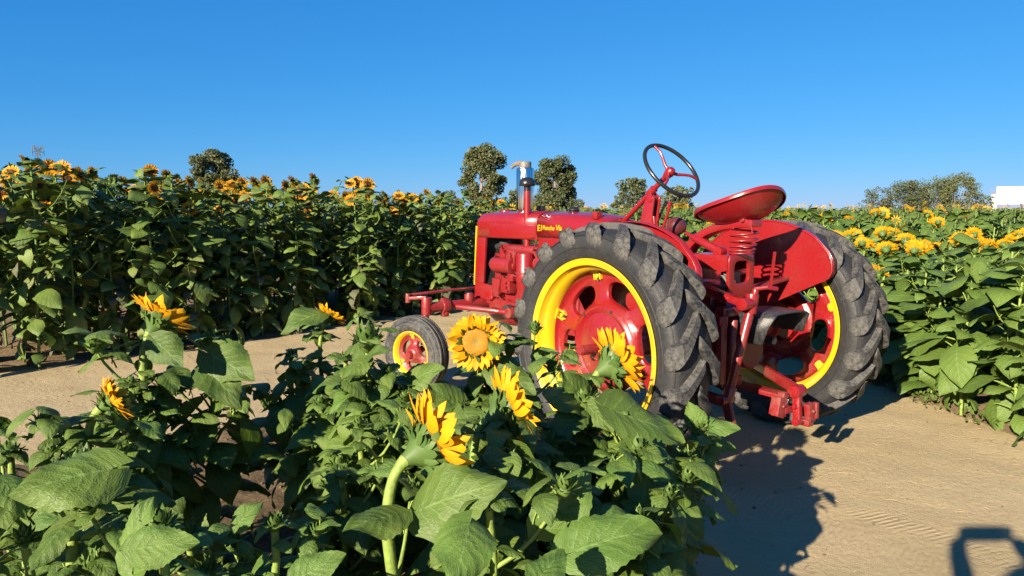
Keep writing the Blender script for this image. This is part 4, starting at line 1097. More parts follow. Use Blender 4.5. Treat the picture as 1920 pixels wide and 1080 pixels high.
HP['I'] = hero('pale green young sunflower with closed bud at the right end of the clump', at(1312, 802, 2.72), (-.14, -.10), 12, .125, ('bud', 1.0), lo=.45, seed=9, young=True, stem_r=.009)
HP['J'] = hero('budding sunflower with a star of leaves below the big yellow rim', at(1092, 752, 2.30), (-.02, .05), 15, .17, ('bud', .9), seed=10, hi=.9)
HP['K'] = hero('slender sprig with a tiny bud in front of the left edge of the rear rim', at(1003, 618, 2.85), (-.03, .03), 12, .15, ('bud', .62), lo=.1, hi=.72, seed=11, stem_r=.006, top_cluster=False)
HP['L'] = hero('small budding sunflower between the dark leaves under the rear tyre', at(1240, 822, 2.35), (-.12, -.05), 13, .165, ('bud', .85), seed=12, hi=.9)
HP['M'] = hero('leafy young sunflower left of the middle clump, beside the bare soil', at(600, 760, 2.75), (.0, .05), 20, .15, ('bud', .6), seed=13, hi=.93)
HP['N'] = hero('short leafy sunflower with a small bud in the middle of the clump', at(672, 800, 2.25), (.0, .04), 18, .145, ('bud', .55), seed=14, hi=.93)
HP['O'] = hero('broad dark-leaved sunflower right of the tall tipped bloom', at(392, 640, 2.75), (-.02, .03), 16, .18, ('bud', .7), seed=15, hi=.9)
HP['P'] = hero('big-leaved sunflower filling the lower left corner', at(150, 880, 1.55), (-.10, .0), 9, .16, ('bud', .8), lo=.1, hi=.7, seed=16, stem_r=.013)
HP['Q'] = hero('low bright-leaved sunflower along the bottom edge at left', at(300, 985, 1.42), (.0, .0), 13, .125, ('bud', .6), lo=.3, seed=7, young=True)
HP['S'] = hero('pale leafy sunflower at the bottom, left of the thick pale stem', at(515, 985, 1.55), (.0, .0), 11, .13, ('bud', .5), lo=.2, hi=.9, seed=18, young=True)
HP['U'] = hero('sunflower with one huge bright leaf at the bottom centre', at(915, 940, 1.60), (.02, .06), 8, .17, ('bud', .7), lo=.1, hi=.8, seed=20)
HP['V'] = hero('broad-leaved sunflower at the bottom right of the clump, partly shaded', at(1085, 930, 1.75), (.0, .05), 12, .17, ('bud', .8), lo=.1, hi=.88, seed=21)
HP['W'] = hero('dark drooping-leaved sunflower at the right end of the clump', at(1195, 850, 2.05), (.02, .05), 13, .185, ('bud', .8), lo=.15, hi=.88, seed=22)
HP['X'] = hero('low dark sunflower behind the edge-on bloom at the centre of the clump', at(860, 760, 2.40), (.0, .05), 17, .175, ('bud', .6), seed=23, hi=.92)
HP['Y'] = hero('sunflower showing only a spray of leaves at the far left edge', at(20, 850, 1.95), (-.05, .05), 14, .15, ('bud', .6), seed=24, hi=.92)
HP['Z'] = hero('wide-leaved sunflower behind the clump beside the front tyre', at(770, 720, 2.65), (.0, .05), 17, .18, ('bud', .6), seed=25, hi=.92)

HP['a1'] = hero('leafy sunflower under the tall tipped bloom at left', at(245, 720, 2.50), (0, .05), 15, .15, ('bud', .5), seed=31, hi=.93)
HP['a2'] = hero('leafy sunflower at the left edge, between the corner plant and the path', at(95, 850, 1.95), (0, .05), 13, .15, ('bud', .5), seed=32, hi=.93)
HP['a3'] = hero('low leafy sunflower in the bottom left corner of the photo', at(45, 1010, 1.45), (0, .03), 11, .13, ('bud', .5), seed=33, hi=.93)
HP['a4'] = hero('low leafy sunflower right of the bright leaves at bottom left', at(355, 1000, 1.62), (0, .03), 12, .13, ('bud', .5), seed=34, hi=.93, young=True)
HP['a5'] = hero('bushy sunflower left of the small tipped bloom, rear of the clump', at(545, 668, 3.05), (0, .05), 16, .16, ('bud', .55), seed=35, hi=.93)
HP['a6'] = hero('bushy sunflower between the small tipped bloom and the spiky bud', at(648, 672, 2.95), (0, .05), 16, .16, ('bud', .55), seed=36, hi=.93)
HP['a7'] = hero('bushy sunflower right below the spiky bud by the front tyre', at(728, 700, 2.55), (0, .05), 16, .16, ('bud', .55), seed=37, hi=.93)
HP['a9'] = hero('leafy sunflower left of the nearest bloom, half in shade', at(640, 890, 2.05), (0, .05), 14, .15, ('bud', .5), seed=39, hi=.93)
HP['b1'] = hero('leafy sunflower just right of the nearest bloom', at(905, 880, 1.95), (0, .05), 14, .15, ('bud', .5), seed=40, hi=.93)
HP['b2'] = hero('leafy sunflower below the edge-on bloom in front of the wheel', at(1035, 830, 2.15), (0, .05), 15, .16, ('bud', .6), seed=41, hi=.93)
HP['b3'] = hero('shaded sunflower at the bottom right end of the clump', at(1195, 975, 1.80), (0, .05), 12, .16, ('bud', .6), seed=42, hi=.93)

# leaves whose place in the photograph stands out
cam_up = Vector((-.25, -.75, .6))
def LF(key, b, t, Yb, Yt, up, v, young=False, width=1.0, sf=None):
    pl, org = HP[key]
    leaf_from(pl, at(*b, Yb), at(*t, Yt), up, BLADE_Y if young else BLADE_M, v, width, None if sf is None else at(*sf), org)
LF('P', (205, 880), (15, 935), 1.45, 1.36, (-.2, -.7, .7), 2, width=1.15)
LF('P', (150, 965), (200, 845), 1.48, 1.52, (.2, -.85, .3), 0)
LF('P', (120, 985), (60, 1075), 1.40, 1.30, (-.2, -.6, .8), 2)
LF('U', (880, 985), (850, 1110), 1.42, 1.28, (.1, -.8, .6), 2, True, .95)
LF('U', (1010, 1085), (1060, 1035), 1.34, 1.42, (-.3, -.7, .7), 0, True)
LF('V', (1020, 985), (1112, 868), 1.62, 1.70, (.45, -.75, .4), 1, True, .9)
LF('V', (1075, 1035), (1242, 1012), 1.55, 1.62, (-.1, -.6, .85), 3, True, 1.0)
LF('V', (1090, 1005), (1235, 985), 1.62, 1.74, (-.1, -.3, .95), 1, True, .8)
LF('W', (1195, 862), (1312, 1015), 2.02, 1.92, (.45, -.65, .6), 0)
LF('W', (1150, 770), (1280, 835), 2.20, 2.25, (.1, -.5, .85), 0)
LF('A', (790, 955), (955, 905), 1.62, 1.58, (-.2, -.7, .7), 2, False, .95, (755, 985, 1.70))
LF('A', (745, 965), (640, 1000), 1.60, 1.50, (-.1, -.5, .85), 0, False, 1.0, (752, 1000, 1.70))
LF('Q', (255, 1030), (376, 1018), 1.32, 1.34, (-.1, -.75, .65), 0, True, .95)
LF('Q', (250, 1060), (300, 930), 1.38, 1.45, (-.3, -.8, .3), 3, True)
LF('S', (445, 985), (495, 940), 1.52, 1.56, (-.4, -.8, .3), 1, True, 1.2)
LF('S', (560, 1085), (650, 1040), 1.38, 1.42, (-.1, -.7, .7), 0, True)
LF('I', (1312, 800), (1290, 752), 2.70, 2.72, (-.3, -.9, .2), 0, True, 1.1)
LF('I', (1318, 802), (1388, 806), 2.70, 2.70, (-.2, -.7, .7), 0, True, .85)
LF('I', (1308, 822), (1340, 885), 2.68, 2.62, (-.2, -.8, .5), 1, True, .95)
LF('I', (1312, 820), (1380, 848), 2.72, 2.72, (-.2, -.6, .75), 0, True, .8)
LF('I', (1308, 860), (1350, 915), 2.70, 2.68, (-.3, -.7, .6), 3, True, .7)
LF('K', (998, 640), (952, 655), 2.84, 2.80, (-.2, -.4, .9), 1, False, .9)
LF('K', (1005, 668), (1048, 662), 2.84, 2.82, (.1, -.8, .6), 0, True, 1.0)
LF('B', (925, 690), (1005, 742), 2.72, 2.66, (.1, -.8, .6), 0)
LF('J', (1088, 752), (1012, 742), 2.28, 2.18, (-.2, -.7, .7), 2)
LF('J', (1096, 750), (1050, 694), 2.30, 2.26, (-.1, -.8, .55), 0)
LF('J', (1100, 760), (1150, 812), 2.26, 2.20, (.1, -.75, .6), 0)
LF('J', (1085, 775), (1035, 838), 2.22, 2.14, (-.2, -.7, .6), 1)
LF('X', (865, 765), (800, 720), 2.38, 2.34, (-.2, -.75, .6), 0)
LF('X', (870, 772), (905, 835), 2.34, 2.26, (.1, -.75, .6), 2)
LF('Z', (770, 715), (835, 690), 2.60, 2.55, (.1, -.7, .7), 0)
LF('Z', (765, 722), (700, 770), 2.60, 2.50, (-.2, -.7, .6), 0)
LF('H', (690, 668), (735, 655), 2.50, 2.47, (.1, -.6, .75), 1)
LF('H', (684, 675), (640, 715), 2.50, 2.42, (-.3, -.7, .6), 0)
LF('O', (395, 665), (480, 715), 2.70, 2.62, (.1, -.8, .6), 0)
LF('O', (385, 690), (455, 770), 2.68, 2.58, (.2, -.7, .7), 1)
LF('E', (292, 640), (345, 690), 2.56, 2.50, (.1, -.8, .6), 0)
LF('F', (600, 588), (525, 628), 3.30, 3.22, (-.3, -.6, .75), 1)

ORD = 'first second third fourth fifth sixth seventh eighth ninth tenth eleventh twelfth thirteenth fourteenth fifteenth sixteenth seventeenth eighteenth nineteenth twentieth'.split()
def ordinal(i): return ORD[i] if i < 20 else 'twenty-' + ORD[i - 20] if i < 29 else 'thirtieth' if i == 29 else 'thirty-' + ORD[i - 30] if i < 39 else 'fortieth' if i == 39 else 'forty-' + ORD[i - 40]
# ------------------------------------------------------------------ the field rows
def stem_mesh(h, r, mat, seed, n=6, branches=()):
    pts = [Vector((.02 * math.sin(5 * t + seed), .02 * math.cos(4 * t + seed), h * t)) for t in (0, .25, .5, .75, 1)]
    parts = [tube_np(pts, [r, r * .95, r * .85, r * .75, r * .6], n)]
    for a_, m_, b_ in branches: parts.append(tube_np(bez(a_, m_, b_, 5), [r * .5, r * .45, r * .4, r * .35, r * .25], 4))
    return mesh_np('stem', join(parts), [mat])
def leaf_plan(h, n, size, seed, lo, droop_low):
    """placements of the leaves of one field plant, and its side branches"""
    g = np.random.RandomState(seed); out = []; br = []
    for i in range(7):
        z = h * (.30 + .55 * (i + g.rand() * .8) / 7); az = i * GOLD * 1.3 + g.rand(); L = h * (.10 + .10 * g.rand())
        a_ = Vector((.02 * math.sin(5 * z / h + seed), .02 * math.cos(4 * z / h + seed), z)); d = Vector((math.cos(az), math.sin(az), 0))
        br.append((a_, a_ + d * L * .7 + Vector((0, 0, L * .25)), a_ + d * L + Vector((0, 0, L * .95))))
    for i in range(n):
        u = i / (n - 1); z = h * (lo + (1.0 - lo) * u ** .85); az = i * GOLD + g.rand() * 1.2
        s = size * (.60 + .55 * math.sin(math.pi * min(1, u * .85 + .15)) ** .8) * (.65 + .7 * g.rand())
        pit = -droop_low * (1 - u) * .4 + 22 * u + 55 * (g.rand() - .5)
        p = Vector((.02 * math.sin(5 * z / h + seed), .02 * math.cos(4 * z / h + seed), z))
        if g.rand() < .48 and .3 < u < .97:
            a_, m_, b_ = br[g.randint(7)]; t = .45 + .55 * g.rand(); p = a_ * (1 - t) ** 2 + m_ * 2 * t * (1 - t) + b_ * t * t; s *= .72
        out.append((u, T(*p) @ Rz(az) @ Ry(-R(pit)) @ Rx((g.rand() - .5) * 1.3) @ S(s), g.randint(8)))
    return out, br
def proto(h, n, size, seed, leafs, stem_mat, leaf_mat, r, lo, droop_low, dry=0.0, split=True):
    """a list of (name, mesh, matrix): single leaves when split, else one foliage mesh"""
    g = np.random.RandomState(seed + 7)
    plan, br = leaf_plan(h, n, size, seed, lo, droop_low)
    P = [('stem', stem_mesh(h, r, stem_mat, seed, 6, br), Matrix.Identity(4))]
    if split:
        for u, m, v in plan: P.append(('leaf', MID_D[v % 2] if (u < .45 and g.rand() < dry) else leafs[v], m))
    else:
        P.append(('foliage', mesh_np('foliage', join([xf(MID[v], np.array(m)) for u, m, v in plan]), [stem_mat, leaf_mat]), Matrix.Identity(4)))
    return P
def plant(P, loc, rz, k, hs, label, group, heads=(), bud=None):
    e = empty('sunflower', loc, rz); e.scale = (k, k, hs); tag(e, label, 'sunflower', group)
    for name, me, m in P: link(name, me, e, mat=m)
    inv = (Rz(rz)).inverted()
    for (p, n, s, hd) in heads:
        sc = Matrix.Diagonal((s / k, s / k, s / hs, 1))
        h = link('flower_head', hd[0], e, mat=T(*p) @ Matrix.Diagonal((1 / k, 1 / k, 1 / hs, 1)) @ inv @ rot_to(n) @ S(s))
        link('petals', hd[1], h)
    if bud is not None: link('bud', BUD_F, e, mat=T(*bud) @ Matrix.Diagonal((1 / k, 1 / k, 1 / hs, 1)))
    return e

LP1 = [proto(1.0 * 1.8, 98, .162, 200 + i, MID_L, M['stem_dark'], M['leaf_bank'], .013, .05, 45, .13) for i in range(5)]
LP2 = [proto(1.0 * 1.8, 72, .17, 220 + i, MID_L, M['stem_dark'], M['leaf_bank'], .013, .22, 35, 0, False) for i in range(4)]
bank_a, bank_d, bank_n = Vector((-4.34, 6.32)), Vector((.634, .773)), Vector((-.773, .634))
rb = random.Random(5); nb_ = 0
for row in range(6):
    o = row * .52; t = -2.2 if row < 3 else -1.2; seen = 0
    while t < 6.55:
        t += (.36 if row < 2 else .32) + rb.uniform(-.10, .10)
        p = bank_a + bank_d * t + bank_n * (o + (rb.uniform(-.30, .22) if row == 0 else rb.uniform(-.16, .16)))
        if p.x / p.y < -.83 or (p.x / p.y < -.74 and row > 2): continue
        if row > 3 and rb.random() < .25: continue
        u = max(0, min(1, t / 6.4)); h = 1.82 - .25 * u + rb.uniform(-.12, .07)
        P = LP1[rb.randrange(5)] if row < 2 else LP2[rb.randrange(4)]
        heads = []; r_ = rb.random(); hs = h / 1.8; k = rb.uniform(.92, 1.12)
        if r_ < (.8 if row < 4 else .65):
            n = (.55 + rb.uniform(-.5, .5), -.45 + rb.uniform(-.6, .5), .3 + rb.uniform(-.3, .4))
            heads.append(((.02, .02, 1.83), n, rb.uniform(.75, 1.0), FH_L[rb.randrange(3)]))
            for _ in range(rb.choice((1, 1, 2, 2)) if row < 4 else 0): heads.append(((rb.uniform(-.15, .15), rb.uniform(-.15, .15), rb.uniform(1.5, 1.84)), (.6 + rb.uniform(-.6, .3), -.5, .2 + rb.uniform(-.2, .4)), rb.uniform(.65, .92), FH_L[rb.randrange(3)]))
        lab = 'tall sunflower with orange bloom in the dark bank left of the path' if heads else 'tall leafy sunflower without open bloom in the dark bank left of the path'
        if row < 2:
            rn = ('front', 'second')[row]
            if p.x / p.y > -.71: lab = ('tall orange-bloomed sunflower, %s from left in the left bank\'s %s row' if heads else 'tall bloomless sunflower, %s from left in the left bank\'s %s row') % (ordinal(seen), rn); seen += 1
            else: lab = 'tall sunflower of the left bank just beyond the left edge of the photo'
        plant(P, (p.x, p.y, zg(p.x, p.y) - .02), rb.random() * 6.28, k, hs, lab, 'tall sunflowers of the left bank', heads, None if heads else (.02, .02, 1.82)); nb_ += 1

RP1 = [proto(1.1, 48, .205, 300 + i, MID_R, M['stem'], M['leaf_right'], .012, .10, 40, 0) for i in range(5)]
RP2 = [proto(1.1, 36, .185, 320 + i, MID_R, M['stem'], M['leaf_right'], .012, .25, 30, 0, False) for i in range(4)]
edge_pts = [Vector(p) for p in ((3.38, 3.0), (3.22, 4.5), (3.12, 5.8), (2.72, 7.5), (1.75, 10.2))]
def edge_at(d):
    for a, b in zip(edge_pts, edge_pts[1:]):
        L = (b - a).length
        if d <= L: return a.lerp(b, d / L)
        d -= L
    return edge_pts[-1]
nr_ = 0
for row in range(11):
    d = -.1; seen = 0
    while d < 7.4:
        d += (.31 if row < 2 else .36) + rb.uniform(-.06, .06)
        e = edge_at(d); p = Vector((e.x + row * .52 + rb.uniform(-.08, .08), e.y + rb.uniform(-.08, .08) + row * .05))
        if p.x / p.y > .78 or p.y < 3.7: continue
        near = row < 2 and p.y < 7.5
        h = 1.02 + rb.uniform(-.12, .10) + (.12 if p.y < 5.0 else 0) + (.22 if p.y > 9.3 else 0) - (.06 if row == 0 else 0)
        P = RP1[rb.randrange(5)] if near or (row < 4 and p.y < 6.2) else RP2[rb.randrange(4)]
        heads = []; hs = h / 1.1; k = rb.uniform(.92, 1.1)
        if 7.0 < p.y < 9.4 and p.x > 3.3 and rb.random() < .85:
            heads.append(((rb.uniform(-.12, .12), rb.uniform(-.12, .12), 1.19), (rb.uniform(-.2, .7), .55 + rb.uniform(-.3, .3), .5), rb.uniform(.7, .95), FH_R[rb.randrange(2)])); heads.append(((.02, .02, 1.18), (.45 + rb.uniform(-.4, .4), .55 + rb.uniform(-.3, .3), .5 + rb.uniform(-.2, .3)), rb.uniform(.85, 1.1), FH_R[rb.randrange(2)])); h += .05
        elif p.y > 6.0 and rb.random() < .10: heads.append(((.02, .02, 1.13), (rb.uniform(-.6, .6), .3, .6), rb.uniform(.7, 1.0), FH_R[rb.randrange(2)]))
        if heads: lab = 'yellow sunflower turned away in the bright band of blooms in the right-hand field'
        elif near: lab = 'waist-high leafy sunflower, %s from camera in the right field\'s %s row' % (ordinal(seen), ('front', 'second')[row]); seen += 1
        else: lab = 'waist-high sunflower in bud deeper in the right-hand field'
        plant(P, (p.x, p.y, zg(p.x, p.y) - .02), rb.random() * 6.28, k, hs, lab, 'sunflowers of the right-hand field', heads, None if heads else (.02, .02, 1.11)); nr_ += 1
# one bloom stands out just behind the right rear tyre
b_ = at(1650, 515, 6.3)
plant(RP2[1], (b_.x - .05, b_.y + .05, 0), 1.0, 1.0, .78, 'yellow sunflower leaning out just behind the right rear tyre', 'sunflowers of the right-hand field', [((.05, -.05, b_.z / .78), (.75, .2, .55), 1.15, FH_R[0])])
band = [o for o in bpy.data.objects if o.get('label', '').startswith('yellow sunflower turned away in the bright band')]
for i, o in enumerate(sorted(band, key=lambda o: o.location.x / o.location.y)): o['label'] = 'yellow sunflower turned away, %s from the left in the right-hand band of blooms' % ordinal(i)

# weeds at the foot of the right-hand field
def weeds():
    g = np.random.RandomState(9); geos = []
    lf = [blade_np(1, .5, 2, -40, 30, .9, 2, .2, i) for i in range(4)]
    for c in range(70):
        e = edge_at(g.uniform(1.6, 4.2)); x0, y0 = e.x + abs(g.normal()) * .12 - .16, e.y + g.normal() * .1
        for i in range(g.randint(6, 16)):
            x, y = x0 + g.normal() * .05, y0 + g.normal() * .05
            geos.append(xf(lf[g.randint(4)], np.array(T(x, y, zg(x, y) + .01 + .05 * g.rand()) @ Rz(g.rand() * 6.28) @ Ry(-R(-10 + 50 * g.rand())) @ S(.02 + .035 * g.rand()))))
    tag(link('weeds', mesh_np('weeds', join(geos), [M['leaf_far']])), 'low green weeds at the foot of the right-hand sunflowers', 'weeds', kind='stuff')
weeds()

# ------------------------------------------------------------------ the rest of the field, too many to count
def far_field():
    g = np.random.RandomState(77)
    t5 = np.array([(0, 0, 0), (.45, 0, .05), (1, 0, -.22), (.35, .42, -.06), (.35, -.42, -.06)]); f5 = np.array([(0, 1, 2, 3), (0, 4, 2, 1)])
    pos, hts, nl, sz = [], [], [], []
    def fill(y0, y1, dens, h0, hv, leaves, size, xl, xr):
        area = (y1 - y0) * 1.0; n = int(dens * (y1 - y0) * ((xr((y0 + y1) / 2)) - xl((y0 + y1) / 2)))
        y = g.uniform(y0, y1, n); x = np.array([xl(a) for a in y]) + g.rand(n) * np.array([xr(a) - xl(a) for a in y])
        pos.append(np.stack([x, y], 1)); hts.append(h0 + hv * (fbm(x * .35, y * .35, 3, 3) - .5) * 2 + g.uniform(-.08, .06, n)); nl.append(np.full(n, leaves)); sz.append(np.full(n, size))
    R_ = lambda y: .86 * y + 2
    fill(9.8, 11.2, 6, 1.18, .05, 22, .17, lambda y: 2.0, R_)
    fill(11.2, 14, 6, 1.28, .06, 22, .17, lambda y: .6, R_)
    fill(14, 18, 5, 1.42, .08, 20, .17, lambda y: -.09 * y - .3, R_)
    fill(18, 26, 3.2, 1.47, .09, 14, .20, lambda y: -.10 * y - .3, R_)
    fill(26, 46, 1.5, 1.50, .10, 9, .28, lambda y: -.12 * y - .5, R_)
    P = np.concatenate(pos); H = np.concatenate(hts); NL = np.concatenate(nl); SZ = np.concatenate(sz)
    Z0 = ground_z(P[:, 0], P[:, 1])
    idx = np.repeat(np.arange(len(P)), NL); n = len(idx)
    u = g.rand(n) ** .75; z = H[idx] * (.25 + .75 * u); az = g.rand(n) * 6.283; pit = np.radians(-35 + 50 * g.rand(n)); s = SZ[idx] * (.6 + .6 * g.rand(n))
    rad = .04 + .16 * g.rand(n) * (1 - .5 * u)
    ca, sa, cp, sp_ = np.cos(az), np.sin(az), np.cos(pit), np.sin(pit)
    lx, ly, lz = t5[:, 0][None] * s[:, None], t5[:, 1][None] * s[:, None], t5[:, 2][None] * s[:, None]
    x1 = lx * cp[:, None] - lz * sp_[:, None] + rad[:, None]; z1 = lx * sp_[:, None] + lz * cp[:, None]
    X = P[idx, 0][:, None] + x1 * ca[:, None] - ly * sa[:, None]; Y = P[idx, 1][:, None] + x1 * sa[:, None] + ly * ca[:, None]; Z = Z0[idx][:, None] + z[:, None] + z1
    V = np.stack([X, Y, Z], 2).reshape(-1, 3); F = (f5[None] + 5 * np.arange(n)[:, None, None]).reshape(-1, 4); MI = np.zeros(len(F), int)
    # stems
    k = len(P); q = np.array([(1, 0), (-.5, .87), (-.5, -.87)]) * .012
    sv = np.zeros((k, 6, 3)); sv[:, :3, :2] = P[:, None] + q[None]; sv[:, 3:, :2] = P[:, None] + q[None] * .7; sv[:, :3, 2] = Z0[:, None]; sv[:, 3:, 2] = (Z0 + H)[:, None]
    sf = np.array([(0, 1, 4, 3), (1, 2, 5, 4), (2, 0, 3, 5)]); o = len(V)
    V = np.concatenate([V, sv.reshape(-1, 3)]); F = np.concatenate([F, (sf[None] + 6 * np.arange(k)[:, None, None]).reshape(-1, 4) + o]); MI = np.concatenate([MI, np.full(3 * k, 2)])
    # blooms: ten petals as quads round a small cone
    hv = np.where(P[:, 1] < 14, .10, np.where(P[:, 1] < 18, .16, .13)); hi = np.nonzero(g.rand(k) < hv)[0]
    tv, tf = [], []
    for j in range(10):
        a0, a1, am = 2 * math.pi * (j - .42) / 10, 2 * math.pi * (j + .42) / 10, 2 * math.pi * j / 10
        b = len(tv); tv += [(.4 * math.cos(a0), .4 * math.sin(a0), 0), (.85 * math.cos(a0 + .1), .85 * math.sin(a0 + .1), .12), (1.05 * math.cos(am), 1.05 * math.sin(am), .1), (.4 * math.cos(a1), .4 * math.sin(a1), 0)]; tf.append((b, b + 1, b + 2, b + 3))
    nb = len(tv)
    for j in range(4): tv.append((.45 * math.cos(j * math.pi / 2), .45 * math.sin(j * math.pi / 2), -.03))
    tf.append((nb, nb + 1, nb + 2, nb + 3))
    tv = np.array(tv); tf = np.array(tf); hvs, hfs, him = [], [], []
    for c, i in enumerate(hi):
        nn = Vector((g.uniform(-.7, .8), g.uniform(-.5, .9), g.uniform(.1, .8))); m = np.array(rot_to(nn))[:3, :3] * (.085 * g.uniform(.75, 1.2))
        hvs.append(tv @ m.T + [P[i, 0], P[i, 1], Z0[i] + H[i] + .05]); hfs.append(tf + c * len(tv)); red = P[i, 1] < 15 and g.rand() < .5
        him.append(np.array([4 if red else 1] * 10 + [3]))
    o = len(V); V = np.concatenate([V] + hvs); F = np.concatenate([F, np.concatenate(hfs) + o]); MI = np.concatenate([MI] + him)
    red = simple('red_bloom', (.16, .035, .016), .7, 0, .4, 20, .2)
    me = mesh_np('sunflower_field', (V, F, np.full((len(V), 2), .5), MI), [M['leaf_far'], M['petal'], M['stem'], M['bract'], red])
    tag(link('sunflower_field', me), 'far sunflower field stretching to the trees as one green mass dotted with yellow', 'sunflower field', kind='stuff')
far_field()

# ------------------------------------------------------------------ trees and shrubs beyond the field
def tree(label, px, top_py, Y, width_px, shape='round', leaf=.30, n=5200, mat='tree', seed=0, name='tree', trunk=True, dens=1.0, group=None, cat='tree', low=.2):
    g = np.random.RandomState(seed); b = at(px, 395, Y); H = at(px, top_py, Y).z; Wd = width_px / FPX * Y
    e = empty(name, (b.x, Y, 0)); tag(e, label, cat, group)
    # limbs
    mb = MB(); th = H * (.55 if trunk else .35); cl = []
    if trunk: mb.tube([(0, 0, -.1), (.1 * Wd * .1, 0, th * .5), (0, .05, th), (.05, 0, H * .86)], [H * .028, H * .022, H * .016, H * .004], 9)
    k = 64
    for i in range(k):
        u = (i + .5) / k; z = H * (low + (.93 - low) * u); az = i * GOLD + g.rand()
        prof = (math.sin(math.pi * (.15 + .80 * ((z / H - low) / (1 - low)))) ** .6 if shape == 'round' else (1 - .45 * (z / H)) if shape == 'bush' else math.sin(math.pi * (.1 + .85 * u)) ** .5)
        r = Wd / 2 * prof * (.35 + .6 * g.rand())
        if shape == 'round' and g.rand() < .22: continue
        c = Vector((math.cos(az) * r, math.sin(az) * r, z + (g.rand() - .5) * H * .06)); cl.append((c, (.10 + .09 * g.rand()) * Wd * (1.0 if shape == 'round' else .85)))
        s = Vector((0, 0, max(.1, z - r * .8 - .05 * H))) if trunk else Vector((c.x * .15, c.y * .15, .05))
        mb.tube(bez(s, s.lerp(c, .5) + Vector((0, 0, -.04 * H)), c, 5), [H * .008, H * .005, H * .0035, H * .0025, H * .0012], 4)
    mb.build('trunk' if trunk else 'stems', M['bark'], e, fixn=False)
    # leaves in clumps
    ci = g.randint(len(cl), size=n); C = np.array([tuple(c[0]) for c in cl])[ci]; Rr = np.array([c[1] for c in cl])[ci]
    d = g.normal(size=(n, 3)); d /= np.linalg.norm(d, axis=1)[:, None]; p = C + d * (Rr * (.25 + .75 * g.rand(n) ** .6))[:, None] * np.array([1, 1, .72])
    p = p[(p[:, 2] > .1)]; n = len(p)
    a = g.normal(size=(n, 3)); a /= np.linalg.norm(a, axis=1)[:, None]; w = g.normal(size=(n, 3)); w -= a * (a * w).sum(1)[:, None]; w /= np.linalg.norm(w, axis=1)[:, None]
    s = (leaf * (.6 + .8 * g.rand(n)))[:, None]
    V = np.stack([p - a * s * .5, p + w * s * .3, p + a * s * .5, p - w * s * .3], 1).reshape(-1, 3); F = np.arange(4 * n).reshape(-1, 4)
    link('crown', mesh_np('crown', (V, F, np.full((4 * n, 2), .5), np.zeros(n, int)), [M[mat]]), e)
    return e
tree('tall round-headed tree left of the chrome stack, beyond the field', 903, 271, 78, 98, 'round', .26, 15000, seed=1)
tree('broad tree just right of the chrome stack, beyond the field', 1040, 294, 82, 92, 'round', .27, 14000, seed=2)
tree('dark tree rising behind the left sunflower bank', 402, 279, 62, 94, 'round', .21, 13000, seed=3, low=.3)
tree('grey-green bush under the steering wheel, left of it', 1185, 330, 58, 84, 'bush', .22, 3600, 'tree_b', 4, 'shrub', False, cat='shrub', low=.15)
tree('olive bush seen through the steering wheel', 1268, 348, 56, 84, 'bush', .22, 3200, 'tree_b', 5, 'shrub', False, cat='shrub', low=.15)
tree('low bush left of the tall round-headed tree', 842, 356, 60, 44, 'bush', .2, 1100, 'tree_b', 6, 'shrub', False, cat='shrub')
tree('low bush between the two tall trees behind the chrome stack', 968, 352, 74, 52, 'bush', .25, 1500, 'tree', 7, 'shrub', False, cat='shrub')
tree('pale hedge bush at the foot of the broad tree', 1018, 362, 64, 60, 'bush', .2, 1800, 'tree_b', 8, 'shrub', False, cat='shrub')
tree('small dark bush right of the broad tree', 1085, 372, 70, 30, 'bush', .2, 800, 'tree', 9, 'shrub', False, cat='shrub')
tree('sparse brown shrub at the left end of the bushes on the right skyline', 1645, 350, 50, 84, 'bush', .11, 3200, 'tree_b', 10, 'shrub', False, cat='shrub', low=.1)
tree('brown shrub left of the middle of the bushes on the right skyline', 1700, 336, 50, 110, 'bush', .12, 7800, 'tree_b', 11, 'shrub', False, cat='shrub', low=.05)
tree('brown shrub right of the middle of the bushes on the right skyline', 1752, 333, 51, 110, 'bush', .12, 7800, 'tree_b', 14, 'shrub', False, cat='shrub', low=.05)
tree('tallest brown shrub of the bushes on the right skyline', 1798, 323, 50, 96, 'bush', .12, 8200, 'tree_b', 12, 'shrub', False, cat='shrub', low=.05)
tree('thin shrub beside the white building on the right skyline', 1850, 364, 50, 36, 'bush', .13, 700, 'tree_b', 13, 'shrub', False, cat='shrub', low=.2)

# ------------------------------------------------------------------ white building and lattice mast far away
def building():
    Y = 150; a, b = at(1869, 350, Y), at(2030, 350, Y); zt = a.z; zn = at(1869, 383, Y).z
    e = empty('warehouse', (a.x, Y, 0), -R(33.2)); tag(e, 'white flat-roofed warehouse with navy base at the right edge of the skyline', 'warehouse')
    W = b.x - a.x
    MB().box((W / 2, 12, (zt + zn) / 2), (W, 24, zt - zn)).build('wall', M['white'], e, bevel=.05)
    MB().box((W / 2 + .05, 12, zn / 2 - .002), (W - .12, 23.9, zn - .004)).build('base_wall', M['navy'], e)
    for i in range(4):
        MB().box((3.0 + i * 1.0 * (W / 17.6), -.04, zt - .75), (.5, .1, .22)).box((3.0 + i * 1.0 * (W / 17.6), -.06, zt - .60), (.62, .12, .05)).build('vent', M['steel'], e)
    rail = MB()
    for i in range(6): rail.box((-1.0 + i * .35, .3, zt - .75 + .0), (.07, .07, .9))
    rail.box((-.15, .3, zt - .32), (1.9, .08, .07)).box((-.15, .3, zt - .72), (1.9, .08, .07)).box((-.2, .5, zt - 1.25), (1.8, 1.0, .10))
    rail.build('gantry', M['navy'], e)
    MB().box((-.2, 1.2, (zt - 1.3) / 2), (1.2, 1.6, zt - 1.3)).build('stair_tower', M['steel'], e)
building()
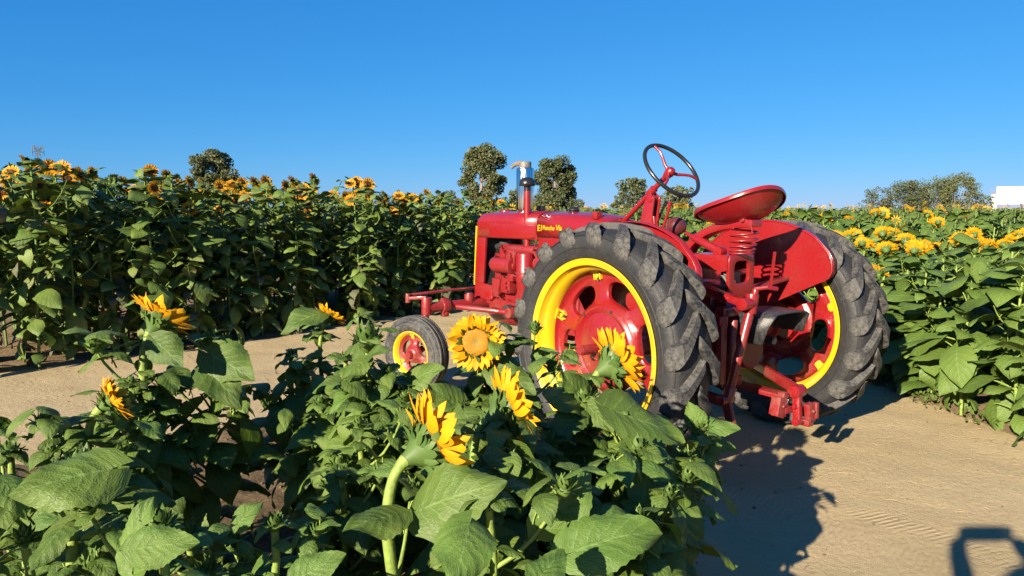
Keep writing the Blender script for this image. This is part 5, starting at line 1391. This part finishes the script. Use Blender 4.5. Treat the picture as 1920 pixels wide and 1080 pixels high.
def mast():
    Y = 190; t = at(70, 273, Y); e = empty('antenna_mast', (t.x, Y, 0)); tag(e, 'distant lattice antenna mast above the left sunflower bank', 'mast')
    H = t.z; mb = MB(); w = .55
    for sx, sy in ((-1, -1), (1, -1), (1, 1), (-1, 1)): mb.tube([(sx * w, sy * w, 0), (sx * w * .7, sy * w * .7, H * .98)], .06, 5)
    for i in range(14):
        z0, z1 = H * i / 14, H * (i + 1) / 14; k0, k1 = w * (1 - .3 * i / 14), w * (1 - .3 * (i + 1) / 14)
        mb.tube([(-k0, -k0, z0), (k1, -k1, z1)], .035, 4); mb.tube([(k0, k0, z0), (-k1, k1, z1)], .035, 4); mb.tube([(-k1, -k1, z1), (k1, -k1, z1)], .035, 4)
    mb.build('lattice', M['mast'], e, fixn=False)
    for i in range(8):
        a = i * math.pi / 4; MB().box((math.cos(a) * 1.3, math.sin(a) * 1.3, H * (.90 if i % 2 else .97)), (.16, .16, 1.3)).tube([(0, 0, H * .93), (math.cos(a) * 1.3, math.sin(a) * 1.3, H * (.90 if i % 2 else .97))], .05, 4).build('antenna', M['mast'], e)
mast()

# ------------------------------------------------------------------ the photographer behind the camera, whose shadow falls on the path
def skinned(name, verts, edges, radii, mat, parent, root=0, sub=2):
    me = bpy.data.meshes.new(name); me.from_pydata(verts, edges, []); me.materials.append(mat)
    o = link(name, me, parent); me.skin_vertices.new() if hasattr(me.skin_vertices, 'new') and not me.skin_vertices else None
    m = o.modifiers.new('skin', 'SKIN'); m.use_smooth_shade = True
    if not me.skin_vertices:
        bpy.context.view_layer.objects.active = o
    for i, r in enumerate(radii):
        d = me.skin_vertices[0].data[i]; d.radius = (r, r) if not isinstance(r, tuple) else r; d.use_root = (i == root)
    s = o.modifiers.new('sub', 'SUBSURF'); s.levels = sub; s.render_levels = sub
    return o
def person():
    e = empty('person', (0, -.44, 0)); tag(e, 'person in dark shirt and trousers holding up a phone, casting the shadow at lower right', 'person')
    V = [(0, 0, .93), (0, -.01, 1.10), (0, 0, 1.28), (0, .01, 1.41), (0, .02, 1.49), (0, .035, 1.58), (0, .03, 1.67)]
    E = [(0, 1), (1, 2), (2, 3), (3, 4), (4, 5), (5, 6)]; Rd = [(.155, .11), (.14, .10), (.165, .11), (.10, .075), (.055, .055), (.078, .092), (.07, .08)]
    def chain(start, pts, rs):
        p = start
        for q, r in zip(pts, rs): V.append(q); Rd.append(r); E.append((p, len(V) - 1)); p = len(V) - 1
        return p
    hands = []
    for s, hx in ((-1, -.165), (1, .075)):
        hands.append(chain(2, [(s * .17, 0, 1.39), (s * .27, .06, 1.16), ((s * .27 + hx) / 2, .22, 1.24), (hx + s * .02, .385, 1.352), (hx, .42, 1.395)], [.066, .052, .046, .036, (.042, .026)]))
        chain(0, [(s * .095, 0, .88), (s * .11, .03, .50), (s * .115, .0, .10), (s * .12, .09, .045), (s * .125, .17, .035)], [.092, .062, .045, .042, .036])
    body = skinned('body', V, E, Rd, M['skin'], e)
    for s, hx in ((-1, -.165), (1, .075)):
        for k, (dz, L) in enumerate(((.030, .070), (.012, .078), (-.006, .074), (-.022, .058))):
            skinned('finger', [(hx, .42, 1.395 + dz), (hx - s * .02, .430 + .008, 1.40 + dz), (hx - s * .045, .432, 1.402 + dz), (hx - s * L, .424, 1.402 + dz)], [(0, 1), (1, 2), (2, 3)], [.010, .009, .0085, .007], M['skin'], body, 0, 1)
        skinned('thumb', [(hx, .41, 1.375), (hx - s * .02, .398, 1.392), (hx - s * .05, .396, 1.405)], [(0, 1), (1, 2)], [.012, .010, .008], M['skin'], body, 0, 1)
    SV = [(0, 0, .90), (0, -.01, 1.10), (0, 0, 1.28), (0, .008, 1.42)]; SE = [(0, 1), (1, 2), (2, 3)]; SR = [(.172, .125), (.155, .115), (.178, .122), (.105, .085)]
    for s in (-1, 1):
        b = len(SV); SV += [(s * .175, 0, 1.395), (s * .25 + (-.015 if s < 0 else 0), .035, 1.26), (s * .29 + (-.02 if s < 0 else 0), .055, 1.185)]; SR += [.078, .072, .068]; SE += [(2, b), (b, b + 1), (b + 1, b + 2)]
    skinned('shirt', SV, SE, SR, M['shirt'], body)
    TV = [(0, 0, .95), (0, 0, .88)]; TE = [(0, 1)]; TRr = [(.165, .12), (.16, .12)]
    for s in (-1, 1):
        b = len(TV); TV += [(s * .098, 0, .80), (s * .112, .03, .50), (s * .118, .0, .12)]; TRr += [.102, .076, .066]; TE += [(1, b), (b, b + 1), (b + 1, b + 2)]
    skinned('trousers', TV, TE, TRr, M['trouser'], body)
    for s in (-1, 1): skinned('shoe', [(s * .118, -.04, .05), (s * .12, .06, .05), (s * .125, .19, .04)], [(0, 1), (1, 2)], [.048, .050, .042], M['shoe'], body)
    MB().lathe([(.0, .125), (.05, .118), (.088, .08), (.104, .03), (.102, -.02), (.09, -.06)], (0, .015, 1.60), (0, -.25, 1), 24).build('hair', M['hair'], body, smooth=80)
    f = MB()
    f.tube([(0, .125, 1.625), (0, .140, 1.595), (0, .128, 1.588)], [.010, .014, .008], 8)
    for s in (-1, 1): f.lathe([(.0, .008), (.010, .006), (.014, .0)], (s * .032, .118, 1.625), (0, 1, 0), 10); f.lathe([(.006, -.008), (.028, 0), (.006, .008)], (s * .098, .025, 1.605), (1, 0, 0), 12)
    f.tube([(-.025, .120, 1.553), (0, .126, 1.550), (.025, .120, 1.553)], [.004, .007, .004], 6)
    f.build('face', M['skin'], body, smooth=80)
    ph = MB().box((0, 0, 0), (.158, .009, .074)).build('phone', M['black'], None, bevel=.003, loc=(-.058, -.022, CAM_H - .005))
    tag(ph, 'black phone held level in both hands by the person', 'phone')
person()
